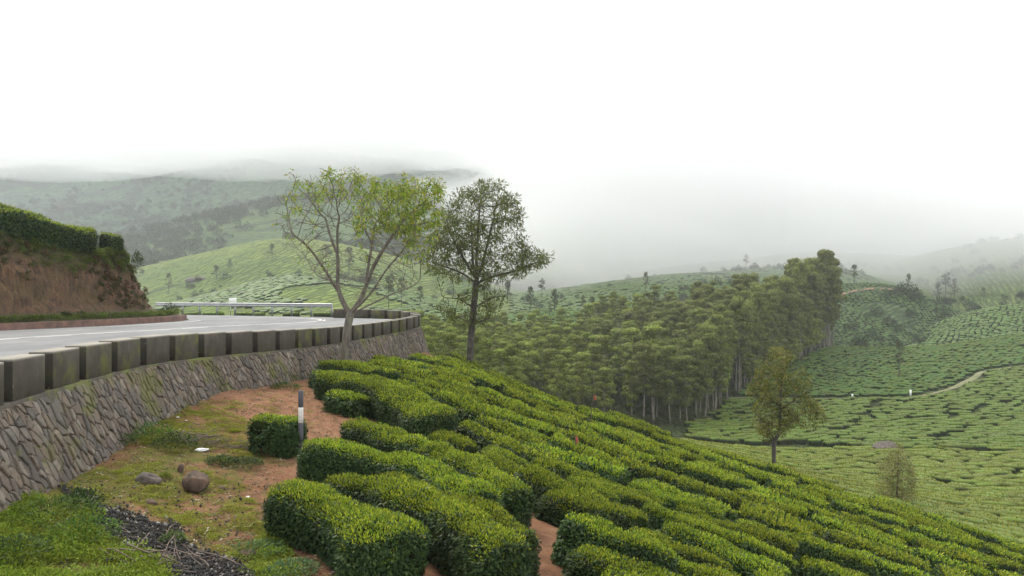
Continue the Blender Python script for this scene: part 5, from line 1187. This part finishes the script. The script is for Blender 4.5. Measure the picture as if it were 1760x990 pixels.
# striped post
def post():
    q = hit(516, 785, 0); q = np.array((q[0], q[1], float(gz(q[0], q[1])))); d = q[1]; px = lambda y: (HY - y) / F * d
    r = add('boundary_post', None, label='thin square post painted black white black on the bare soil', cat='post'); r.location = q; x0 = (517 - 880) / F * d - q[0]
    for a, b_, m_, nm in ((px(790), px(727), 'paint_black', 'lower_band'), (px(727), px(700), 'paint_white', 'white_band'), (px(700), px(671), 'paint_black', 'upper_band')):
        V, Fq = box(x0, 0, (a + b_) / 2 - q[2], .105, .09, b_ - a - .004); o = add(nm, mesh(nm, V, Fq), r, [M[m_]]); bevel(o, .008, 1)
post()
for px_, yb, yt, tilt_, lab in ((1014, 719, 678, .16, 'thin stake with a scrap of red cloth near the brow of the tea'), (990, 766, 748, -.1, 'short stick with an orange rag among the tea rows')):
    q = hit(px_, yb, .8); z = (HY - yb) / F * q[1]; H = (yb - yt) / F * q[1]; r = add('flag_stake', None, label=lab, cat='stake'); r.location = (q[0], q[1], z)
    V, Fq = tube(np.array([(0, 0, -.8), (H * tilt_ * .5, 0, H * .5), (H * tilt_, 0, H)]), (.018, .016, .012), 5); add('stick', mesh('stick', V, Fq), r, [M['stake']])
    g = np.random.default_rng(int(px_)); V = []
    for i in range(5):
        for j in range(4): V.append((H * tilt_ + .01 + j * .028 + g.uniform(-.01, .01), .02 * math.sin(j * 1.7 + i), H - .2 + i * .05 - .02 * j))
    add('cloth', mesh('cloth', np.array(V), grid_faces(5, 4)), r, [M['flag_red']])

# gravel of dark broken asphalt
def gravel():
    g = np.random.default_rng(21); shp = []
    for k in range(4): me = rock_mesh('chip', 1.0, 500 + k, 1, .4, (1, .8, .7), 3); me.materials.append(M['rubble']); shp.append(me)
    me = rock_mesh('chip', 1.0, 510, 1, .4, (1, .8, .6), 3); me.materials.append(M['rubble_pale']); shp.append(me)
    poly = [(150, 868), (205, 878), (250, 895), (300, 905), (325, 918), (305, 928), (330, 940), (400, 965), (440, 990), (440, 1010), (300, 1010), (270, 985), (250, 960), (215, 945), (175, 930), (160, 905)]
    poly2 = [(100, 838), (150, 845), (170, 862), (150, 870), (110, 852)]
    pts = []
    while len(pts) < 4200:
        px = g.uniform(90, 445); py = g.uniform(835, 1010); wob = 9 * vnoise(px * .06, py * .06, 0, 3)
        a = in_poly(np.array([px + wob]), np.array([py + wob]), poly)[0] or in_poly(np.array([px]), np.array([py]), poly2)[0]
        if not a and g.random() > .015: continue
        pts.append((px, py))
    pp = np.array(pts); out = []
    H = hits(pp[:, 0], pp[:, 1], 8, 20)
    for (a, b_), q in zip(pp, H):
        if q is None: continue
        s = g.uniform(.012, .034) * (1.5 if g.random() < .06 else 1); z = float(gz(q[0], q[1])); out.append(((q[0], q[1], z + s * .3 + g.uniform(0, .07)), tuple(g.uniform(0, 6, 3)), (s, s, s), 4 if g.random() < .10 else int(g.integers(4))))
    scatter('gravel', out, shp, label='dark loose asphalt gravel spilled on the ground below the wall', cat='gravel')
    # heap body underneath
gravel()
def litter():
    def crumple(name, px, py, r, m_, lab, cat='litter', sq=(1, .7, .3)):
        q = put(px, py); o = add(name, rock_mesh(name, r, int(px * 3 + py), 2, .6, sq, 2), mats=[M[m_]], label=lab, cat=cat); o.location = q + (0, 0, r * .25); o.rotation_euler = (0, 0, px)
    crumple('plastic_bag', 346, 776, .15, 'plastic_white', 'crumpled white plastic bag caught in the dead twigs', 'bag')
    crumple('paper_scrap', 36, 854, .07, 'plastic_white', 'flat pale scrap of paper on the grass at the wall foot', 'scrap', (1.5, .5, .1))
    crumple('plastic_scrap', 302, 973, .06, 'plastic_blue', 'small blue scrap of plastic on the dark gravel', 'scrap', (.7, .6, .8))
    crumple('paper_scrap', 426, 855, .05, 'paint_white', 'pale scrap lying on the soil right of the boulder', 'scrap', (1.2, .6, .2))
    crumple('plastic_scrap', 305, 718, .05, 'plastic_white', 'tiny white scrap at the foot of the stone wall', 'scrap')
    crumple('plastic_scrap', 320, 724, .04, 'plastic_white', 'second tiny white scrap just right of the first at the wall foot', 'scrap')
    crumple('plastic_scrap', 165, 857, .06, 'plastic_white', 'white scrap lying at the top of the dark gravel', 'scrap', (1, .6, .6))
litter()
def twig_pile(px, py, n, rad, lab, seed, h=.25, ln=.7):
    g = np.random.default_rng(seed); q = put(px, py); parts = []
    for k in range(n):
        a = g.uniform(0, 6.28); c = np.array((g.normal(0, rad * .45), g.normal(0, rad * .35), abs(g.normal(0, h * .5)))); l_ = ln * g.uniform(.35, 1); dz = g.normal(0, .25); dv = np.array((math.cos(a), math.sin(a) * .8, dz)); p = c[None] + np.linspace(-.5, .5, 5)[:, None] * l_ * dv + np.cumsum(g.normal(0, .018, (5, 3)), 0)
        xy = q[:2] + p[:, :2]; p[:, 2] = np.maximum(p[:, 2], 0) + gz(xy[:, 0], xy[:, 1]) - q[2] + .01
        v, f_ = tube(p, np.linspace(.011, .004, 5) * g.uniform(.6, 1.3), 4); parts.append((v, f_, 0, (1, 1, 1)))
    V, Fq, mi, c = merge(parts); o = add('twig_pile', mesh('twig_pile', V, Fq), mats=[M['twig']], label=lab, cat='twigs'); o.location = q
twig_pile(342, 765, 70, .8, 'tangle of dead grey twigs around a white plastic bag', 31, .28)
twig_pile(285, 972, 46, .7, 'loose heap of dry twigs lying across the dark gravel', 32, .2, 1.0)
twig_pile(230, 940, 14, .9, 'few thin dry sticks on the gravel left of the twig heap', 33, .05, .9)
twig_pile(430, 775, 20, .5, 'thin dry twigs in front of the square tea bush', 34, .1, .6)

def weeds():
    # grass and moss carpet of tiny leaf tufts
    g = np.random.default_rng(41)
    lib = [tuft_mesh('weed', 600 + k, .15, .06, 110, .026, ((.15, .18, .02), (.28, .30, .035)), 0) for k in range(3)] + [tuft_mesh('weed', 610 + k, .2, .13, 130, .036, ((.10, .17, .02), (.22, .28, .03)), 3) for k in range(3)] + [tuft_mesh('weed', 620, .13, .03, 80, .022, ((.14, .14, .03), (.20, .18, .05)), 0)]
    def area(poly, n, idx, s0, s1, nmax=1e9):
        poly = np.array(poly); lo, hi = poly.min(0), poly.max(0); px = g.uniform(lo[0], hi[0], n * 12); py = g.uniform(lo[1], hi[1], n * 12); k = in_poly(px, py, poly); px, py = px[k][:n * 2], py[k][:n * 2]
        q = hits(px, py, 8, 34); q = q[fbm(q[:, 0] * 1.5, q[:, 1] * 1.5, 0, 51, 3) >= g.uniform(-.35, .25, len(q))][:n]; z = gz(q[:, 0], q[:, 1]) - .01; s = g.uniform(s0, s1, len(q))
        out = [((a[0], a[1], c), (g.uniform(-.2, .2), g.uniform(-.2, .2), g.uniform(0, 6)), (e, e, e), int(g.choice(idx))) for a, c, e in zip(q, z, s)]
        return out
    pts = area([(-40, 850), (60, 850), (150, 870), (170, 920), (260, 965), (300, 1010), (-40, 1010)], 1900, (0, 1, 2, 3, 4, 6), .6, 1.4)
    pts += area([(90, 835), (240, 780), (330, 800), (430, 840), (450, 900), (440, 1000), (330, 915), (250, 880), (170, 862)], 900, (0, 1, 6, 6), .5, 1.1)
    pts += area([(215, 770), (250, 720), (350, 690), (420, 690), (430, 790), (340, 800)], 800, (0, 1, 2, 6, 6), .6, 1.2)
    pts += area([(440, 930), (470, 880), (520, 1000), (700, 1000), (600, 1010), (430, 1000)], 220, (0, 1, 3, 6), .6, 1.2)
    pts += area([(400, 670), (545, 655), (600, 730), (540, 745), (430, 700)], 90, (0, 6, 6), .6, 1.1)
    scatter('ground_cover', pts, lib, label='moss and low green weeds covering the bare slope below the wall', cat='ground cover')
    # broader plants one can point to
    for k, (px, py, r, h, cols, lab) in enumerate(((262, 758, .55, .45, ((.03, .075, .012), (.09, .16, .02)), 'bright leafy weed clump against the foot of the stone wall'), (300, 770, .5, .35, ((.03, .06, .015), (.05, .09, .02)), 'darker weed clump right of the bright one at the wall foot'),
            (140, 868, .35, .28, ((.02, .05, .012), (.05, .09, .02)), 'dark leafy weed at the top of the gravel'), (90, 895, .75, .35, ((.03, .08, .012), (.09, .15, .02)), 'spreading green plant left of the dark gravel'), (140, 925, .55, .3, ((.03, .08, .012), (.10, .17, .02)), 'bushy green weed at the left edge of the gravel'), (20, 960, .5, .3, ((.03, .06, .015), (.07, .11, .03)), 'grey green weed in the bottom left corner'),
            (415, 800, .45, .16, ((.03, .05, .018), (.07, .11, .03)), 'heap of cut tea leaves in front of the square bush'), (380, 795, .35, .14, ((.03, .05, .018), (.06, .10, .03)), 'small heap of cut greens left of the square bush'), (283, 822, .12, .12, ((.14, .20, .02), (.18, .22, .03)), 'tiny bright yellow green seedling left of the boulder'), (405, 743, .12, .08, ((.20, .24, .02), (.24, .26, .03)), 'tiny yellow plant on the path left of the square bush'),
            (440, 950, .45, .14, ((.05, .09, .03), (.12, .17, .06)), 'pale fallen leaves beside the front hedge'), (500, 985, .4, .16, ((.04, .08, .03), (.10, .15, .06)), 'leaf litter under the dark front of the nearest bush'), (298, 935, .2, .2, ((.06, .11, .02), (.10, .16, .03)), 'small green sprout in the middle of the gravel'), (490, 668, .5, .2, ((.03, .06, .015), (.06, .10, .02)), 'low green weeds on the soil by the broad hedge'), (200, 765, .4, .3, ((.04, .08, .015), (.08, .13, .02)), 'weed clump below the mossy streak of the wall'))):
        q = put(px, py); me = tuft_mesh('weed_clump', 700 + k, r, h, int(1500 * r + 60), .055 if r > .2 else .04, cols, 6); o = add('weed_clump', me, label=lab, cat='plant'); o.location = q
weeds()
def bank_plants():
    K = resample(catmull(KERB[:6], 10), .3); g = np.random.default_rng(55); lib = [tuft_mesh('grass_tuft', 650 + k, .3, .26, 120, .09, ((.06, .095, .015), (.12, .15, .025)), 4) for k in range(3)]; pts = []
    T = unit(np.gradient(K, axis=0)); Nn = np.stack([-T[:, 1], T[:, 0]], 1)
    for i in range(len(K)):
        for r_ in range(3): q = K[i] + Nn[i] * g.uniform(.35, 1.5); s = g.uniform(.4, 1.1); pts.append(((q[0], q[1], float(road_z(*q)) + .36 + g.uniform(0, .15)), (0, 0, g.uniform(0, 6)), (s, s, s), int(g.integers(3))))
    # tufts hanging over the upper edge of the cutting
    for i in range(0, len(BG)):
        for r_ in range(5):
            j = int(g.choice((36, 35, 35, 34, 33, 32, 30, 28, 24))); p = BG[i, j] + g.uniform(-.15, .15, 3); 
            if p[1] < 30: continue
            s = g.uniform(.5, 1.2); pts.append((tuple(p), (g.uniform(-.6, .6), g.uniform(-.2, .9), g.uniform(0, 6)), (s, s, s), int(g.integers(3))))
    scatter('bank_grass', pts, lib, label='grass and weeds along the kerb and upper edge of the earth bank', cat='grass')
    for k, (px, d, r, h, lab) in enumerate(((292, 54.2, .55, .75, 'leafy shrub at the end of the brown kerb'), (112, 45.3, .3, .45, 'small weed standing on the kerb near the left edge'), (138, 46.4, .38, .42, 'rounded weed on the kerb right of the first'), (236, 53.5, .35, 1.1, 'thin sapling on the shoulder of the earth bank'))):
        p = P(px, 548, d); z = float(road_z(p[0], d)) + .4
        if k == 3: p = P(236, 455, 52.5); z = p[2] - .1; d = 52.5
        me = tuft_mesh('roadside_shrub', 670 + k, r, h, 330, .13, ((.03, .05, .015), (.06, .09, .02)), 8); o = add('roadside_shrub', me, label=lab, cat='plant'); o.location = (p[0], d, z)
    # dark clipped bushes beyond the guardrail
    for k, (px, lab) in enumerate(((330, 'leftmost dark low bush under the guardrail'), (366, 'second dark low bush under the guardrail'), (417, 'third dark low bush under the guardrail'), (440, 'fourth dark low bush under the guardrail'), (500, 'fifth dark low bush under the guardrail, the widest'), (556, 'last dark low bush under the guardrail beside its end post'))):
        d = 82.0; p = P(px, 545, d); me = LM[k % 4]; o = add('tea_bush', me, label=lab, cat='tea bush', group='dark bushes behind the guardrail'); o.location = (p[0], d, -2.35); o.scale = (.9, 1, .95)
bank_plants()
def bank_face():
    g = np.random.default_rng(57); lib = [tuft_mesh('root_tuft', 660 + k, .22, .1, 60, .12, cc, 5) for k, cc in enumerate((((.05, .045, .015), (.11, .10, .03)), ((.06, .035, .018), (.12, .07, .035)), ((.035, .045, .012), (.07, .085, .02))))]; pts = []
    for i in range(0, len(BG)):
        for r_ in range(13):
            j = int(g.integers(5, 34)); p = BG[i, j] + g.uniform(-.12, .12, 3) 
            if p[1] < 30 or fbm(p[0] * .5, p[1] * .5, p[2] * .5, 58, 3) + (j - 18) * .02 < g.uniform(-.2, .3): continue
            s = g.uniform(.4, 1.2); pts.append((tuple(p), (g.uniform(.3, 1.0), g.uniform(.6, 1.3), g.uniform(0, 6)), (s * .7, s * .7, s * 1.6), int(g.integers(3))))
    scatter('bank_scrub', pts, lib, label='dry grass and roots hanging on the cut face of the bank', cat='grass')
bank_face()
def debris():
    g = np.random.default_rng(59); leafs = []
    for k, c in enumerate(((.16, .10, .045), (.26, .20, .10), (.10, .13, .04), (.40, .36, .26))):
        V, Fq, cc = leaf_quads(g.uniform(-.06, .06, (5, 3)) * (1, 1, .1), rnd_dir(5, g) * (1, 1, .2), np.tile((0, 0, 1.), (5, 1)) + rnd_dir(5, g) * .5, .05, .025, np.tile(c, (5, 1))); me = mesh('litter_leaf', V, Fq, col=cc); me.materials.append(M['weed_leaf']); leafs.append(me)
    peb = [rock_mesh('pebble', 1.0, 520 + k, 1, .3, (1, .8, .6), 2) for k in range(3)]
    for me, m_ in zip(peb, ('boulder_brown', 'rock_grey', 'rubble')): me.materials.append(M[m_])
    lib = leafs + peb; poly = [(100, 835), (240, 745), (340, 690), (430, 665), (545, 655), (600, 735), (520, 790), (450, 850), (470, 940), (700, 1005), (300, 1005), (240, 900)]
    px = g.uniform(90, 700, 9000); py = g.uniform(650, 1005, 9000); k = in_poly(px, py, poly); q = hits(px[k], py[k], 8, 34); z = gz(q[:, 0], q[:, 1]); pts = []
    for a, c in zip(q, z):
        i = int(g.choice(7, p=(.24, .16, .14, .06, .18, .12, .10))); s = g.uniform(.6, 1.4) if i < 4 else g.uniform(.008, .03); pts.append(((a[0], a[1], c + .012), (g.uniform(-.3, .3), g.uniform(-.3, .3), g.uniform(0, 6)), (s, s, s), i))
    scatter('leaf_litter', pts[:3600], lib, label='fallen leaves and pebbles strewn over the bare slope', cat='leaf litter')
debris()
# shoulder of land outside the bend, under the guardrail
def shoulder():
    A = np.array([(-9.5, 60.3), (-13.3, 62.2), (-31, 70.0), (-46, 76)]); A = resample(A, 1.2); T = unit(np.gradient(A, axis=0)); Nn = np.stack([T[:, 1], -T[:, 0]], 1); V = []
    for i, (p, n_) in enumerate(zip(A, Nn)):
        for o_, dz in ((-1.6, -.06), (0, -.08), (.8, -.25), (3, -.9), (9, -2.0), (18, -7), (30, -18)): 
            q = p + n_ * o_; k = min(1, i / 5); V.append((q[0], q[1], float(road_z(*p)) + (dz if o_ > 0 else dz) - (1 - k) * (0 if o_ <= 0 else min(3.0, o_ * 1.6)) + .06 * vnoise(q[0], q[1], 0, 3)))
    add('verge', mesh('verge', np.array(V), grid_faces(len(A), 7), smooth=True), mats=[M['hill_near_tea']], kind='structure')
shoulder()
# ============================================================= air and mist
def vol(name, V, Fq, density, col, label, aniso=0.2):
    m = bpy.data.materials.new(name); m.use_nodes = True; t = m.node_tree; t.nodes.clear(); o_ = t.nodes.new('ShaderNodeOutputMaterial'); pv = t.nodes.new('ShaderNodeVolumePrincipled')
    pv.inputs['Color'].default_value = (*col, 1); pv.inputs['Density'].default_value = density; pv.inputs['Anisotropy'].default_value = aniso; L(t, pv.outputs[0], o_.inputs['Volume'])
    me = mesh(name, V, Fq); print('VOL', name, len(Fq), len(me.polygons)); return add(name, me, mats=[m], kind='stuff', label=label)
V, Fq = box(200, 1250, 280, 5400, 2700, 670)
vol('haze', V, Fq, HAZE, (.93, .965, 1.0), 'thin white haze in the air over the whole valley')
def mist(label, x0, x1, y0, y1, basef, thick, density, seed, amp=30, sc=160, n=80, rim=(.1, .2), alb=(.79, .80, .81)):
    """closed body of mist: an undulating underside and a smooth upper side that meet at the rim"""
    u = np.linspace(0, 1, n); v = np.linspace(0, 1, n); U, W = np.meshgrid(u, v, indexing='ij'); X = x0(W * (y1 - y0) + y0) + (x1(W * (y1 - y0) + y0) - x0(W * (y1 - y0) + y0)) * U; Y = y0 + (y1 - y0) * W
    sm = lambda q: np.clip(q, 0, 1) ** 2 * (3 - 2 * np.clip(q, 0, 1))
    wb = .35 * rim[0] * fbm(X / sc, Y / sc, 1, seed + 9, 4); wc = .35 * rim[1] * fbm(X / sc, Y / sc, 2, seed + 11, 4); U2 = U + wb * np.minimum(1, np.minimum(U, 1 - U) / rim[0] * 3); W2 = W + wc * np.minimum(1, np.minimum(W, 1 - W) / rim[1] * 3)
    e = sm(np.minimum(U2 / rim[0], (1 - U2) / .1)) * sm(np.minimum(W2 / rim[1], (1 - W2) / .15))
    B = basef(X, Y) + amp * fbm(X / sc, Y / sc, 0, seed, 3); th = thick(X, Y) * (1 + .5 * fbm(X / sc, Y / sc, 4.5, seed + 5, 3)); mid = B + th * .5
    Zb = mid - th * .5 * e; Zt = mid + th * .5 * e + .5
    nb = grid_faces(n, n); V = np.concatenate([np.stack([X, Y, Zb], -1).reshape(-1, 3), np.stack([X, Y, Zt], -1).reshape(-1, 3)]); m_ = n * n
    idx = np.arange(m_).reshape(n, n); ring = np.concatenate([idx[0, :], idx[1:, -1], idx[-1, -2::-1], idx[-2:0:-1, 0]]); r2 = np.roll(ring, -1)
    side = np.stack([ring, r2, r2 + m_, ring + m_], 1); Fq = np.concatenate([nb[:, ::-1], nb + m_, side])
    vol('mist', V, Fq, density, alb, label)
PX = lambda px: (lambda y: (px - 880) / F * y)
C_ = lambda v: (lambda x, y: v + 0 * x)
mist('cloud lying on the mountain top at the left', PX(-800), PX(1600), 640, 2400, lambda x, y: np.minimum(.166 * y - 4, 250) - 60 * np.clip((880 + x / y * F - 860) / 300, 0, 1), C_(150), .0056, 61, 50, 230, rim=(.16, .2), n=110, alb=(.90, .91, .92))
mist('mist pouring down the valley behind the grove', PX(700), PX(2700), 345, 1250, lambda x, y: np.interp(880 + x / y * F, (850, 950, 1150, 1400, 1700, 2500), (-4, -10, -3, -3, 0, 14)) + (y - 430) * .02, lambda x, y: 120 + 90 * (1 - np.clip((880 + x / y * F - 950) / 900, 0, 1)) + 50 * vnoise(x / 130, y / 130, 0, 71), .0056, 62, 24, 90, rim=(.20, .18), n=110)
mist('thin lower veil of mist hanging under the cloud', PX(700), PX(2600), 335, 900, lambda x, y: np.interp(880 + x / y * F, (740, 900, 1000, 1200, 1500, 2500), (-14, -14, -10, -8, -6, 0)), C_(80), .0044, 63, 14, 60, rim=(.14, .2), n=110)
